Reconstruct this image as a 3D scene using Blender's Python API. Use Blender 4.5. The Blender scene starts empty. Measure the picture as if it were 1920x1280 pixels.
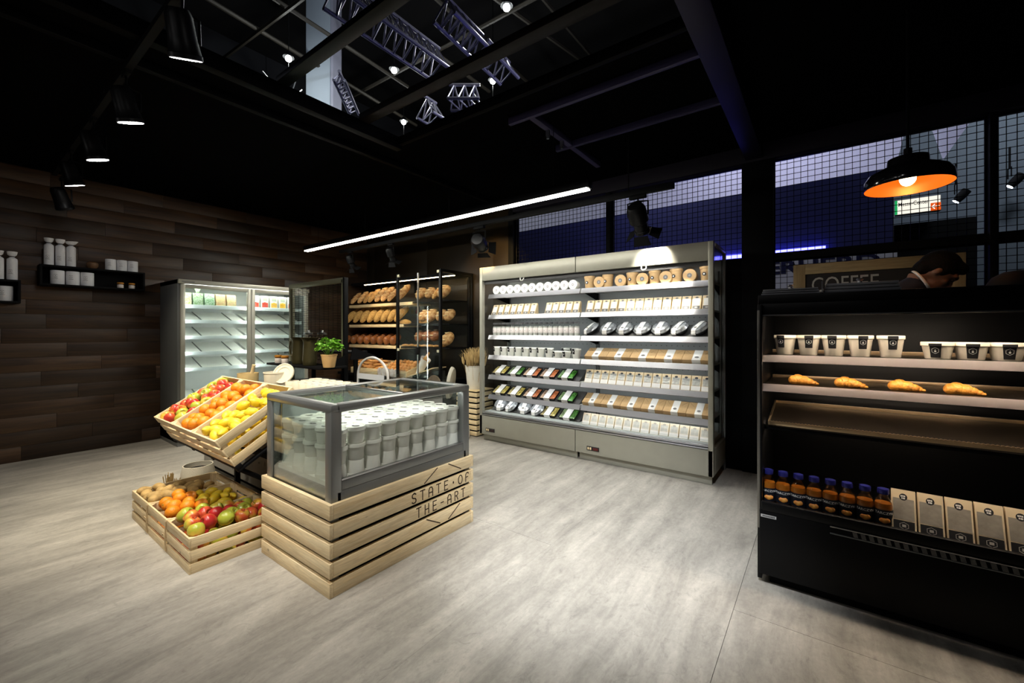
import bpy, bmesh, math, random
from mathutils import Vector, Matrix, Euler
random.seed(7)
SC = bpy.context.scene
COL = SC.collection
R = math.radians

# ------------------------------------------------------------------ camera
YAW = math.atan(580 / 785.0)
cam = bpy.data.cameras.new('camera')
cam.sensor_fit = 'HORIZONTAL'; cam.sensor_width = 36.0
cam.lens = 36.0 * 785.0 / 1920.0
cam.shift_y = -20.0 / 1920.0
cam.clip_start = 0.02; cam.clip_end = 200
camo = bpy.data.objects.new('camera', cam); COL.objects.link(camo)
camo.location = (0, 0, 1.3); camo.rotation_euler = (R(90), 0, YAW)
SC.camera = camo
# ------------------------------------------------------------------ world, exposure
w = bpy.data.worlds.new('world'); SC.world = w; w.use_nodes = True
w.node_tree.nodes['Background'].inputs[0].default_value = (0.5, 0.55, 0.75, 1)
w.node_tree.nodes['Background'].inputs[1].default_value = 0.0006
SC.view_settings.view_transform = 'Standard'
try: SC.view_settings.look = 'None'
except Exception: pass
SC.view_settings.exposure = 0.0
SC.view_settings.gamma = 1.0
SC.view_settings.use_curve_mapping = False
# light levels of the lamps, the added ones too (watts / emission strengths)
L_TRACK = 150.0       # ceiling track spots over the fruit and the freezer
L_TRACK_BACK = 27.0  # the same track system further back in the aisle
L_BAR = 100.0          # linear lamp
L_FRIDGE = 13.0       # shelf light strips
L_CANOPY = 17.0
L_UPRIGHT = 38.0
L_BREAD = 16.0
L_BARN = 85.0
L_PENDANT = 1.6
L_COUNTER = 85.0
L_HALL = 95.0  # unseen lamps added over the neighbouring stands

# pixel of the 1920x1280 frame -> direction, used to survey points once onto real planes
FW = Vector((-math.sin(YAW), math.cos(YAW), 0)); RT = Vector((math.cos(YAW), math.sin(YAW), 0))
def ray(u, v): return FW + RT * ((u - 960) / 785.0) + Vector((0, 0, (620 - v) / 785.0))
def on(u, v, ax, val):
    d = ray(u, v); c = Vector((0, 0, 1.3)); return c + d * ((val - c[ax]) / d[ax])

# ------------------------------------------------------------------ mesh building
class MB:
    def __init__(s): s.v = []; s.f = []; s.m = []
    def add(s, vs, fs, mi=0, M=None):
        o = len(s.v)
        s.v += [tuple(M @ Vector(v)) if M else tuple(v) for v in vs]
        s.f += [tuple(i + o for i in f) for f in fs]; s.m += [mi] * len(fs); return s
    def box(s, x0, x1, y0, y1, z0, z1, bev=0.0, mi=0, M=None):
        if bev <= 0:
            vs = [(x, y, z) for z in (z0, z1) for y in (y0, y1) for x in (x0, x1)]
            fs = [(0, 2, 3, 1), (4, 5, 7, 6), (0, 1, 5, 4), (2, 6, 7, 3), (0, 4, 6, 2), (1, 3, 7, 5)]
            return s.add(vs, fs, mi, M)
        bm = bmesh.new(); bmesh.ops.create_cube(bm, size=1)
        for v in bm.verts:
            v.co = ((x0 + x1) / 2 + v.co.x * (x1 - x0), (y0 + y1) / 2 + v.co.y * (y1 - y0), (z0 + z1) / 2 + v.co.z * (z1 - z0))
        bmesh.ops.bevel(bm, geom=list(bm.edges), offset=bev, segments=2, profile=0.5, affect='EDGES')
        bm.verts.ensure_lookup_table(); bm.verts.index_update()
        s.add([v.co[:] for v in bm.verts], [[v.index for v in f.verts] for f in bm.faces], mi, M); bm.free(); return s
    def lathe(s, prof, n=24, mi=0, M=None, a0=0.0, a1=None):
        full = a1 is None; span = 2 * math.pi if full else a1 - a0
        k = n if full else n + 1
        vs = []; fs = []; rows = []
        for (r, z) in prof:
            if abs(r) < 1e-6 and full: rows.append([len(vs)]); vs.append((0, 0, z))
            else:
                rows.append(list(range(len(vs), len(vs) + k)))
                for i in range(k):
                    a = a0 + span * i / n; vs.append((r * math.cos(a), r * math.sin(a), z))
        for A, B in zip(rows, rows[1:]):
            for i in range(n):
                j = (i + 1) % k
                if len(A) == 1 and len(B) == 1: continue
                if len(A) == 1: fs.append((A[0], B[j], B[i]))
                elif len(B) == 1: fs.append((A[i], A[j], B[0]))
                else: fs.append((A[i], A[j], B[j], B[i]))
        return s.add(vs, fs, mi, M)
    def cyl(s, r, z0, z1, n=20, mi=0, M=None):
        return s.lathe([(0, z0), (r, z0), (r, z1), (0, z1)], n, mi, M)
    def sph(s, c, r, n=14, m=9, mi=0, M=None):
        rx, ry, rz = r if hasattr(r, '__len__') else (r, r, r)
        T = Matrix.Translation(c) @ Matrix.Diagonal((rx, ry, rz, 1))
        if M: T = M @ T
        return s.lathe([(math.sin(math.pi * i / m), -math.cos(math.pi * i / m)) if 0 < i < m else (0, -1.0 if i == 0 else 1.0) for i in range(m + 1)], n, mi, T)
    def tube(s, path, r, n=8, mi=0, M=None, cap=True):
        P = [Vector(p) for p in path]; vs = []; fs = []; rows = []
        rr = r if hasattr(r, '__len__') else [r] * len(P)
        up = None
        for i, p in enumerate(P):
            t = (P[min(i + 1, len(P) - 1)] - P[max(i - 1, 0)]).normalized()
            if up is None: up = Vector((0, 0, 1)) if abs(t.z) < .9 else Vector((1, 0, 0))
            sx = t.cross(up).normalized(); up = sx.cross(t).normalized()
            rows.append(list(range(len(vs), len(vs) + n)))
            for k in range(n):
                a = 2 * math.pi * k / n; vs.append(tuple(p + (sx * math.cos(a) + up * math.sin(a)) * rr[i]))
        for A, B in zip(rows, rows[1:]):
            for k in range(n): fs.append((A[k], A[(k + 1) % n], B[(k + 1) % n], B[k]))
        if cap: fs.append(tuple(rows[0][::-1])); fs.append(tuple(rows[-1]))
        return s.add(vs, fs, mi, M)
    def prism(s, poly, plane, h0, h1, mi=0, M=None):
        n = len(poly)
        def P(a, b, h): return {'xy': (a, b, h), 'xz': (a, h, b), 'yz': (h, a, b)}[plane]
        vs = [P(a, b, h0) for a, b in poly] + [P(a, b, h1) for a, b in poly]
        fs = [tuple(range(n)), tuple(range(2 * n - 1, n - 1, -1))] + [(i, (i + 1) % n, n + (i + 1) % n, n + i) for i in range(n)]
        return s.add(vs, fs, mi, M)
    def strokes(s, lines, wd, plane, h0, h1, mi=0, M=None):
        for ln in lines:
            for (a, b) in zip(ln, ln[1:]):
                d = Vector((b[0] - a[0], b[1] - a[1]))
                if d.length < 1e-6: continue
                d.normalize(); nrm = Vector((-d.y, d.x)) * wd / 2; e = d * wd * .35
                A = Vector(a) - e; B = Vector(b) + e
                s.prism([tuple(A + nrm), tuple(B + nrm), tuple(B - nrm), tuple(A - nrm)], plane, h0, h1, mi, M)
        return s
    def mesh(s, name, mats, smooth=True, fix=True):
        me = bpy.data.meshes.new(name); me.from_pydata(s.v, [], s.f)
        if not hasattr(mats, '__len__'): mats = [mats]
        for m in mats: me.materials.append(m)
        if len(mats) > 1: me.polygons.foreach_set('material_index', s.m)
        if fix:
            bm = bmesh.new(); bm.from_mesh(me); bmesh.ops.recalc_face_normals(bm, faces=bm.faces); bm.to_mesh(me); bm.free()
        if smooth:
            me.polygons.foreach_set('use_smooth', [True] * len(me.polygons)); me.set_sharp_from_angle(angle=R(38))
        me.update(); return me
    def ob(s, name, mats, parent=None, smooth=True, loc=None, rot=None, **k):
        return ob(name, s.mesh(name, mats, smooth, **k), parent, loc, rot)

def ob(name, data, parent=None, loc=None, rot=None, scale=None):
    o = bpy.data.objects.new(name, data); COL.objects.link(o)
    if parent is not None: o.parent = parent
    if loc is not None: o.location = loc
    if rot is not None: o.rotation_euler = rot
    if scale is not None: o.scale = scale if hasattr(scale, '__len__') else (scale,) * 3
    return o
def tag(o, label=None, cat=None, group=None, kind=None):
    if label: o['label'] = label
    if cat: o['category'] = cat
    if group: o['group'] = group
    if kind: o['kind'] = kind
    return o
def empty(name, loc=(0, 0, 0), rot=(0, 0, 0)):
    o = ob(name, None, None, loc, rot); o.empty_display_size = .05; return o
def struct(o): o['kind'] = 'structure'; return o
ORD = 'first second third fourth fifth sixth seventh eighth ninth tenth eleventh twelfth thirteenth fourteenth fifteenth sixteenth seventeenth eighteenth nineteenth twentieth'.split()
def place(name, parts, loc, rot=(0, 0, 0), label=None, cat=None, group=None, scale=None):
    """parts: [(part name, mesh, [(sub name, mesh)...])]; first entry with name None is the root's own mesh"""
    root = None
    if parts[0][0] is None: root = ob(name, parts[0][1], None, loc, rot, scale); rest = parts[1:]
    else: root = ob(name, None, None, loc, rot, scale); root.empty_display_size = .03; rest = parts
    for p in rest:
        c = ob(p[0], p[1], root)
        for q in (p[2] if len(p) > 2 else ()): ob(q[0], q[1], c)
    return tag(root, label, cat, group)
def aim(d): return Vector(d).to_track_quat('-Z', 'Y').to_euler()
def lamp(name, kind, parent, loc, energy, color=(1, 1, 1), **k):
    l = bpy.data.lights.new(name, kind); l.energy = energy; l.color = color
    rot = k.pop('rot', None)
    for a, b in k.items(): setattr(l, a, b)
    return ob(name, l, parent, loc, rot)
def text_mesh(name, body, size, mat, extrude=0.0006, align='CENTER', sx=1.0, bold=0.0):
    cu = bpy.data.curves.new(name, 'FONT'); cu.body = body; cu.size = size; cu.extrude = extrude; cu.align_x = align; cu.offset = bold
    cu.resolution_u = 3
    o = bpy.data.objects.new(name, cu); COL.objects.link(o)
    dg = bpy.context.evaluated_depsgraph_get()
    me = bpy.data.meshes.new_from_object(o.evaluated_get(dg)); bpy.data.objects.remove(o)
    if sx != 1.0: me.transform(Matrix.Diagonal((sx, 1, 1, 1)))
    me.materials.clear(); me.materials.append(mat); me.name = name
    return me
FACE_Y = Matrix.Rotation(R(90), 4, 'X')      # lettering in the xz plane, readable from -y
def fit_text(name, body, wd, hh, mat, extrude=.0006, bold=0.0):
    me = text_mesh(name, body, 1.0, mat, extrude, bold=bold); xs_ = [v.co.x for v in me.vertices]; ys_ = [v.co.y for v in me.vertices]
    a, b, c, d = min(xs_), max(xs_), min(ys_), max(ys_)
    for v in me.vertices: v.co.x = (v.co.x - (a + b) / 2) * wd / (b - a); v.co.y = (v.co.y - c) * hh / (d - c)
    return me
def tmesh(me, M): me.transform(M); return me

# ------------------------------------------------------------------ materials
MATS = {}
def nodes(name):
    m = bpy.data.materials.new(name); m.use_nodes = True; nt = m.node_tree
    return m, nt, nt.nodes['Principled BSDF'], nt.nodes['Material Output']
def N(nt, t, **k):
    n = nt.nodes.new(t)
    for a, b in k.items():
        if a.startswith('i_'): n.inputs[a[2:].replace('_', ' ')].default_value = b
        else: setattr(n, a, b)
    return n
def rgba(c): return (c[0], c[1], c[2], 1)
def pm(name, col, rough=.5, metal=0., spec=.5, var=.0, nscale=20., bump=0., bscale=60., rnd=0., emit=None, estr=0., coat=0., tint=None, trans=0., ior=1.45, alpha=1.):
    if name in MATS: return MATS[name]
    m, nt, b, out = nodes(name); L = nt.links.new
    b.inputs['Base Color'].default_value = rgba(col); b.inputs['Roughness'].default_value = rough
    b.inputs['Metallic'].default_value = metal; b.inputs['Specular IOR Level'].default_value = spec
    b.inputs['Coat Weight'].default_value = coat; b.inputs['IOR'].default_value = ior
    b.inputs['Transmission Weight'].default_value = trans; b.inputs['Alpha'].default_value = alpha
    tc = N(nt, 'ShaderNodeTexCoord')
    cur = None
    if var > 0 or tint:
        nz = N(nt, 'ShaderNodeTexNoise', i_Scale=nscale, i_Detail=4.0); L(tc.outputs['Object'], nz.inputs['Vector'])
        mx = N(nt, 'ShaderNodeMix', data_type='RGBA'); rp = N(nt, 'ShaderNodeMapRange'); rp.inputs[1].default_value = .3; rp.inputs[2].default_value = .7
        L(nz.outputs['Fac'], rp.inputs[0]); L(rp.outputs[0], mx.inputs[0])
        c2 = tint if tint else tuple(max(0, c * (1 - var)) for c in col)
        mx.inputs[6].default_value = rgba(col); mx.inputs[7].default_value = rgba(c2); cur = mx.outputs[2]
    if rnd > 0:
        oi = N(nt, 'ShaderNodeObjectInfo'); hs = N(nt, 'ShaderNodeHueSaturation')
        mr = N(nt, 'ShaderNodeMapRange'); mr.inputs[3].default_value = 1 - rnd; mr.inputs[4].default_value = 1 + rnd
        L(oi.outputs['Random'], mr.inputs[0]); L(mr.outputs[0], hs.inputs['Value'])
        if cur: L(cur, hs.inputs['Color'])
        else: hs.inputs['Color'].default_value = rgba(col)
        cur = hs.outputs[0]
    if cur: L(cur, b.inputs['Base Color'])
    if bump > 0:
        nb = N(nt, 'ShaderNodeTexNoise', i_Scale=bscale, i_Detail=3.0); bp = N(nt, 'ShaderNodeBump', i_Strength=bump, i_Distance=.01)
        L(tc.outputs['Object'], nb.inputs['Vector']); L(nb.outputs['Fac'], bp.inputs['Height']); L(bp.outputs[0], b.inputs['Normal'])
    if emit:
        b.inputs['Emission Color'].default_value = rgba(emit); b.inputs['Emission Strength'].default_value = estr
    MATS[name] = m; return m
def wood(name, c1, c2, axis, stretch=.08, scale=30., rough=.55, rnd=.12, knots=True, bump=.15):
    """grain runs along local axis; every object gets its own piece of the grain"""
    m, nt, b, out = nodes(name); L = nt.links.new
    tc = N(nt, 'ShaderNodeTexCoord'); oi = N(nt, 'ShaderNodeObjectInfo')
    cm = N(nt, 'ShaderNodeCombineXYZ'); mu = N(nt, 'ShaderNodeMath', operation='MULTIPLY'); mu.inputs[1].default_value = 37.0
    L(oi.outputs['Random'], mu.inputs[0])
    for i in range(3): L(mu.outputs[0], cm.inputs[i])
    ad = N(nt, 'ShaderNodeVectorMath', operation='ADD'); L(tc.outputs['Object'], ad.inputs[0]); L(cm.outputs[0], ad.inputs[1])
    mp = N(nt, 'ShaderNodeMapping'); sc = [1, 1, 1]; sc[axis] = stretch; mp.inputs['Scale'].default_value = sc
    L(ad.outputs[0], mp.inputs['Vector'])
    n1 = N(nt, 'ShaderNodeTexNoise', i_Scale=scale, i_Detail=6.0, i_Roughness=.62, i_Distortion=1.2); L(mp.outputs[0], n1.inputs['Vector'])
    n2 = N(nt, 'ShaderNodeTexNoise', i_Scale=scale * 5, i_Detail=3.0); L(mp.outputs[0], n2.inputs['Vector'])
    r1 = N(nt, 'ShaderNodeMapRange'); r1.inputs[1].default_value = .32; r1.inputs[2].default_value = .68; L(n1.outputs['Fac'], r1.inputs[0])
    mx = N(nt, 'ShaderNodeMix', data_type='RGBA'); L(r1.outputs[0], mx.inputs[0]); mx.inputs[6].default_value = rgba(c1); mx.inputs[7].default_value = rgba(c2)
    m2 = N(nt, 'ShaderNodeMix', data_type='RGBA', blend_type='MULTIPLY'); m2.inputs[0].default_value = .45
    L(mx.outputs[2], m2.inputs[6]); L(n2.outputs['Color'], m2.inputs[7])
    rp2 = N(nt, 'ShaderNodeMapRange'); rp2.inputs[1].default_value = .35; rp2.inputs[2].default_value = .65; rp2.inputs[3].default_value = .62; rp2.inputs[4].default_value = 1.0
    L(n2.outputs['Fac'], rp2.inputs[0])
    cmb = N(nt, 'ShaderNodeCombineColor')
    for i in range(3): L(rp2.outputs[0], cmb.inputs[i])
    L(cmb.outputs[0], m2.inputs[7]); cur = m2.outputs[2]
    if knots:
        vo = N(nt, 'ShaderNodeTexVoronoi', i_Scale=7.5); mp2 = N(nt, 'ShaderNodeMapping'); sk = [1, 1, 1]; sk[axis] = .6; mp2.inputs['Scale'].default_value = sk
        L(ad.outputs[0], mp2.inputs['Vector']); L(mp2.outputs[0], vo.inputs['Vector'])
        rk = N(nt, 'ShaderNodeMapRange'); rk.inputs[1].default_value = .035; rk.inputs[2].default_value = .075; rk.inputs[3].default_value = .75; rk.inputs[4].default_value = 0
        L(vo.outputs['Distance'], rk.inputs[0])
        mk = N(nt, 'ShaderNodeMix', data_type='RGBA'); L(rk.outputs[0], mk.inputs[0]); L(cur, mk.inputs[6]); mk.inputs[7].default_value = rgba(tuple(c * .28 for c in c2)); cur = mk.outputs[2]
    hs = N(nt, 'ShaderNodeHueSaturation'); mr = N(nt, 'ShaderNodeMapRange'); mr.inputs[3].default_value = 1 - rnd; mr.inputs[4].default_value = 1 + rnd
    L(oi.outputs['Random'], mr.inputs[0]); L(mr.outputs[0], hs.inputs['Value']); L(cur, hs.inputs['Color']); L(hs.outputs[0], b.inputs['Base Color'])
    b.inputs['Roughness'].default_value = rough
    bp = N(nt, 'ShaderNodeBump', i_Strength=bump, i_Distance=.004); L(n2.outputs['Fac'], bp.inputs['Height']); L(bp.outputs[0], b.inputs['Normal'])
    MATS[name] = m; return m
def glass(name, tint=(.975, .985, .98), refl=1.0, rough=.02, ior=1.5):
    """thin pane: clear straight through with Fresnel reflection"""
    m, nt, b, out = nodes(name); L = nt.links.new; nt.nodes.remove(b)
    tr = N(nt, 'ShaderNodeBsdfTransparent', i_Color=rgba(tint)); gl = N(nt, 'ShaderNodeBsdfGlossy', i_Roughness=rough)
    g = N(nt, 'ShaderNodeNewGeometry'); io = N(nt, 'ShaderNodeMapRange'); io.inputs[3].default_value = ior; io.inputs[4].default_value = 1 / ior
    fr = N(nt, 'ShaderNodeFresnel'); L(g.outputs['Backfacing'], io.inputs[0]); L(io.outputs[0], fr.inputs['IOR']); mu = N(nt, 'ShaderNodeMath', operation='MULTIPLY'); mu.inputs[1].default_value = refl
    mx = N(nt, 'ShaderNodeMixShader'); L(fr.outputs[0], mu.inputs[0]); L(mu.outputs[0], mx.inputs[0]); L(tr.outputs[0], mx.inputs[1]); L(gl.outputs[0], mx.inputs[2]); L(mx.outputs[0], out.inputs['Surface'])
    MATS[name] = m; return m
def emis(name, col, s):
    m, nt, b, out = nodes(name); nt.nodes.remove(b)
    e = N(nt, 'ShaderNodeEmission', i_Color=rgba(col), i_Strength=s); nt.links.new(e.outputs[0], out.inputs['Surface']); MATS[name] = m; return m

def floor_mat():
    m, nt, b, out = nodes('stone_vinyl'); L = nt.links.new
    g = N(nt, 'ShaderNodeNewGeometry'); oi = N(nt, 'ShaderNodeObjectInfo')
    def noise(sx, sy, sc, det=6., rg=.6, dist=0.):
        mp = N(nt, 'ShaderNodeMapping'); mp.inputs['Scale'].default_value = (sx, sy, 1); L(g.outputs['Position'], mp.inputs['Vector'])
        n = N(nt, 'ShaderNodeTexNoise', i_Scale=sc, i_Detail=det, i_Roughness=rg, i_Distortion=dist); L(mp.outputs[0], n.inputs['Vector']); return n.outputs['Fac']
    def rng(x, a, b_, c, d):
        r = N(nt, 'ShaderNodeMapRange'); r.inputs[1].default_value = a; r.inputs[2].default_value = b_; r.inputs[3].default_value = c; r.inputs[4].default_value = d
        L(x, r.inputs[0]); return r.outputs[0]
    def mulv(a, b_):
        q = N(nt, 'ShaderNodeMath', operation='MULTIPLY'); L(a, q.inputs[0]); L(b_, q.inputs[1]); return q.outputs[0]
    streak = rng(noise(1, .16, 9., 7., .65, .4), .3, .7, .62, 1.12)
    blot = rng(noise(1, .7, 2.2, 8., .7, .6), .3, .72, .72, 1.12)
    fine = rng(noise(1, .5, 60., 4., .7), .3, .7, .86, 1.06)
    pits = rng(noise(1, .6, 14., 10., .8, 1.5), .36, .46, .8, 1.0)
    v = mulv(mulv(streak, blot), mulv(fine, pits))
    tr = rng(oi.outputs['Random'], 0, 1, .95, 1.05); v = mulv(v, tr)
    mx = N(nt, 'ShaderNodeMix', data_type='RGBA', blend_type='MULTIPLY'); mx.inputs[0].default_value = 1
    mx.inputs[6].default_value = (.47, .44, .39, 1)
    cb = N(nt, 'ShaderNodeCombineColor')
    for i in range(3): L(v, cb.inputs[i])
    L(cb.outputs[0], mx.inputs[7]); L(mx.outputs[2], b.inputs['Base Color'])
    b.inputs['Roughness'].default_value = .42; b.inputs['Specular IOR Level'].default_value = .35
    bp = N(nt, 'ShaderNodeBump', i_Strength=.08, i_Distance=.003); L(fine, bp.inputs['Height']); L(bp.outputs[0], b.inputs['Normal'])
    MATS['floor'] = m; return m
def apple_mat():
    m, nt, b, out = nodes('apple_skin'); L = nt.links.new
    tc = N(nt, 'ShaderNodeTexCoord'); oi = N(nt, 'ShaderNodeObjectInfo')
    nz = N(nt, 'ShaderNodeTexNoise', i_Scale=14., i_Detail=3.); sp = N(nt, 'ShaderNodeTexNoise', i_Scale=60., i_Detail=3.)
    mu = N(nt, 'ShaderNodeVectorMath', operation='ADD'); cm = N(nt, 'ShaderNodeCombineXYZ'); k = N(nt, 'ShaderNodeMath', operation='MULTIPLY'); k.inputs[1].default_value = 9.
    L(oi.outputs['Random'], k.inputs[0]); L(k.outputs[0], cm.inputs[0]); L(k.outputs[0], cm.inputs[2]); L(tc.outputs['Object'], mu.inputs[0]); L(cm.outputs[0], mu.inputs[1])
    L(mu.outputs[0], nz.inputs['Vector']); L(mu.outputs[0], sp.inputs['Vector'])
    ad = N(nt, 'ShaderNodeMath', operation='ADD'); L(nz.outputs['Fac'], ad.inputs[0])
    mr = N(nt, 'ShaderNodeMapRange'); mr.inputs[3].default_value = -.42; mr.inputs[4].default_value = .24; L(oi.outputs['Random'], mr.inputs[0]); L(mr.outputs[0], ad.inputs[1])
    cr = N(nt, 'ShaderNodeValToRGB'); L(ad.outputs[0], cr.inputs[0]); e = cr.color_ramp.elements
    e[0].position = .30; e[0].color = (.42, .46, .05, 1); e[1].position = .72; e[1].color = (.42, .02, .02, 1)
    x = cr.color_ramp.elements.new(.46); x.color = (.68, .45, .06, 1); x = cr.color_ramp.elements.new(.58); x.color = (.62, .12, .035, 1)
    L(cr.outputs[0], b.inputs['Base Color']); b.inputs['Roughness'].default_value = .28
    MATS['apple'] = m; return m
M_FLOOR = floor_mat(); M_APPLE = apple_mat()
M_PINE = {a: wood('pine_' + 'xyz'[a], (.90, .74, .47), (.74, .55, .30), a) for a in (0, 1, 2)}
M_PLANK = wood('dark_oak_plank', (.072, .034, .0125), (.018, .0078, .003), 1, stretch=.07, scale=16., rough=.5, rnd=.42, knots=False, bump=.2)
M_BOARD = wood('beech_board', (.83, .66, .38), (.70, .50, .26), 0, rnd=.05, knots=False)
M_FRAMEWOOD = wood('oak_frame', (.55, .41, .21), (.38, .26, .12), 0, rnd=.05, knots=False)
M_BLACK = pm('matt_black', (.0035, .0035, .004), .7, spec=.12)
M_BLACKG = pm('satin_black', (.003, .003, .0035), .4, spec=.18)
M_CEIL = pm('black_cloth', (.0012, .0012, .0014), .95, spec=.02)
M_WALLB = pm('brown_black_laminate', (.020, .013, .006), .42, spec=.4, var=.3, nscale=6)
M_STEELG = pm('grey_coated_steel', (.36, .35, .29), .38, metal=.25, var=.06, nscale=9)
M_STEELD = pm('dark_grey_steel', (.17, .18, .18), .42, metal=.3)
M_FRZ = pm('freezer_grey', (.20, .205, .20), .36, metal=.5)
M_CHROME = pm('brushed_aluminium', (.50, .50, .52), .3, metal=1.)
M_INNER = pm('fridge_liner', (.52, .545, .54), .45)
M_WHITE = pm('white_plastic', (.82, .82, .78), .4)
M_CREAM = pm('cream_card', (.66, .61, .48), .55)
M_PAPER = pm('white_paper', (.84, .83, .80), .65)
M_KRAFT = pm('kraft_card', (.55, .36, .17), .7, var=.14, nscale=50, rnd=.05)
M_KRAFTL = pm('pale_kraft_card', (.76, .60, .36), .7, var=.08, nscale=50, rnd=.05)
M_LABEL = pm('black_label', (.012, .012, .014), .55)
M_LABELG = pm('grey_label', (.16, .155, .15), .6)
M_FILM = pm('clear_film', (.50, .50, .46), .18, var=.35, nscale=45, bump=.4, bscale=40, spec=.8)
M_GLASS = glass('pane_glass', refl=.75)
M_GLASSG = glass('greenish_pane', tint=(.93, .97, .945), refl=1.0)
M_GLASSR = glass('reflective_end_pane', tint=(.93, .97, .945), refl=2.4)
M_ACRYL = glass('clear_acrylic', tint=(.9, .92, .92), refl=1.3)
M_DOME = pm('clear_plastic_lid', (.46, .48, .50), .1, metal=.35, var=.7, nscale=28, bump=.5, bscale=26, spec=.9)
M_ORANGE = pm('orange_peel', (.85, .27, .012), .42, bump=.25, bscale=160, rnd=.1, var=.12)
M_LEMON = pm('lemon_peel', (.86, .56, .025), .38, bump=.2, bscale=130, rnd=.08, tint=(.72, .60, .04), nscale=16)
M_POTATO = pm('potato_skin', (.58, .38, .14), .7, var=.35, nscale=35, bump=.2, bscale=70, rnd=.12)
M_STEM = pm('brown_stem', (.10, .06, .025), .8)
M_BREADA = pm('crust_golden', (.46, .17, .03), .65, tint=(.66, .40, .14), nscale=22, bump=.5, bscale=45, rnd=.14)
M_BREADF = pm('crust_floured', (.66, .42, .18), .7, tint=(.27, .095, .02), nscale=26, bump=.5, bscale=45, rnd=.14)
M_BREADB = pm('crust_dark', (.16, .045, .012), .4, tint=(.30, .11, .03), nscale=18, bump=.3, bscale=40, rnd=.15)
M_BREADS = pm('crust_seeded', (.34, .15, .03), .75, tint=(.68, .42, .13), nscale=75, bump=.9, bscale=120, rnd=.12)
M_ROLL = pm('roll_crust', (.48, .18, .035), .5, tint=(.68, .36, .11), nscale=20, rnd=.15)
M_PASTRY = pm('flaky_pastry', (.75, .36, .06), .4, tint=(.52, .20, .03), nscale=40, bump=.6, bscale=60, rnd=.08)
M_LEAF = pm('basil_leaf', (.10, .30, .018), .45, tint=(.22, .48, .04), nscale=18, rnd=.25)
M_TERRA = pm('terracotta', (.52, .32, .13), .7, var=.1)
M_WHEAT = pm('dried_wheat', (.55, .38, .16), .75, rnd=.1, var=.3)
M_SACK = pm('white_cotton', (.78, .74, .64), .85, bump=.4, bscale=120)
M_TIE = pm('jute_string', (.45, .33, .18), .9)
# ================================================================== THE SETTING
XW, YB = -6.42, 4.40            # wood wall plane, back wall plane
ZT = 2.94
# floor: slab plus large stone-look tiles
fl = struct(MB().box(XW - .1, 3.2, -4.2, YB, -.08, -.006).ob('floor', pm('joint_dark', (.06, .055, .05), .8)))
TW, TL = .99, 4.0
x = -.33
cols = []
while x > XW: x -= TW
k = 0
while x < 3.2:
    off = 2.186 if round((x + .33) / TW) % 2 == 0 else 3.9
    y = off
    while y > -4.2: y -= TL
    while y < YB:
        x0, x1, y0, y1 = max(x, XW), min(x + TW, 3.2), max(y, -4.2), min(y + TL, YB)
        if x1 - x0 > .02 and y1 - y0 > .02:
            MB().box(x0 + (.001 if abs(x0 + .33) < .01 else .0003), x1 - (.001 if abs(x1 + .33) < .01 else .0003), y0 + .0009, y1 - .0009, -.006, 0).ob('floor_tile', M_FLOOR, fl, smooth=False)
        y += TL
    x += TW
struct(MB().box(-16, 9, YB, 16, -.08, -.004).ob('hall_floor', pm('hall_concrete', (.05, .05, .055), .8, var=.2)))
# wood wall of individual planks
wl = struct(MB().box(XW - .10, XW - .014, -4.2, YB, 0, ZT).ob('wall_left', M_BLACK))
PH, PL = .147, .92
plank = MB().box(0, .014, 0.0008, PL - .0008, 0.0008, PH - .0008, bev=.0012).mesh('plank', M_PLANK)
row = 0
offs = [.0, .52, .23, .74, .40, .11, .63, .31, .83, .18]
while row * PH < ZT - .01:
    y = -.47 - PL * 4 + offs[row % 10] * PL + (.03 if row % 3 else 0)
    while y < YB:
        y0 = y; y1 = y + PL
        if y1 > -3.0:
            if y1 > YB or (row + 1) * PH > ZT:
                MB().box(0, .014, .0008, min(PL, YB - y0) - .0008, .0008, min(PH, ZT - row * PH) - .0008).ob('plank', M_PLANK, wl, loc=(XW - .014, y0, row * PH))
            else: ob('plank', plank, wl, (XW - .014, y0, row * PH))
        y += PL
    row += 1
struct(MB().box(XW - .1, XW - .002, -4.2, YB, ZT, 3.5).ob('trim_1', M_CEIL))
# black laminate back wall behind the bread
wb = struct(MB().box(XW, -3.22, YB + .012, YB + .10, 0, 3.3).ob('wall_back', M_BLACK))
for a, b in ((-6.42, -6.195), (-6.195, -4.88), (-4.88, -3.565), (-3.565, -3.30)):
    MB().box(a + .0015, b - .0015, YB, YB + .012, 0, 2.9, bev=.001).ob('wall_panel', M_WALLB, wb)
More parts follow.
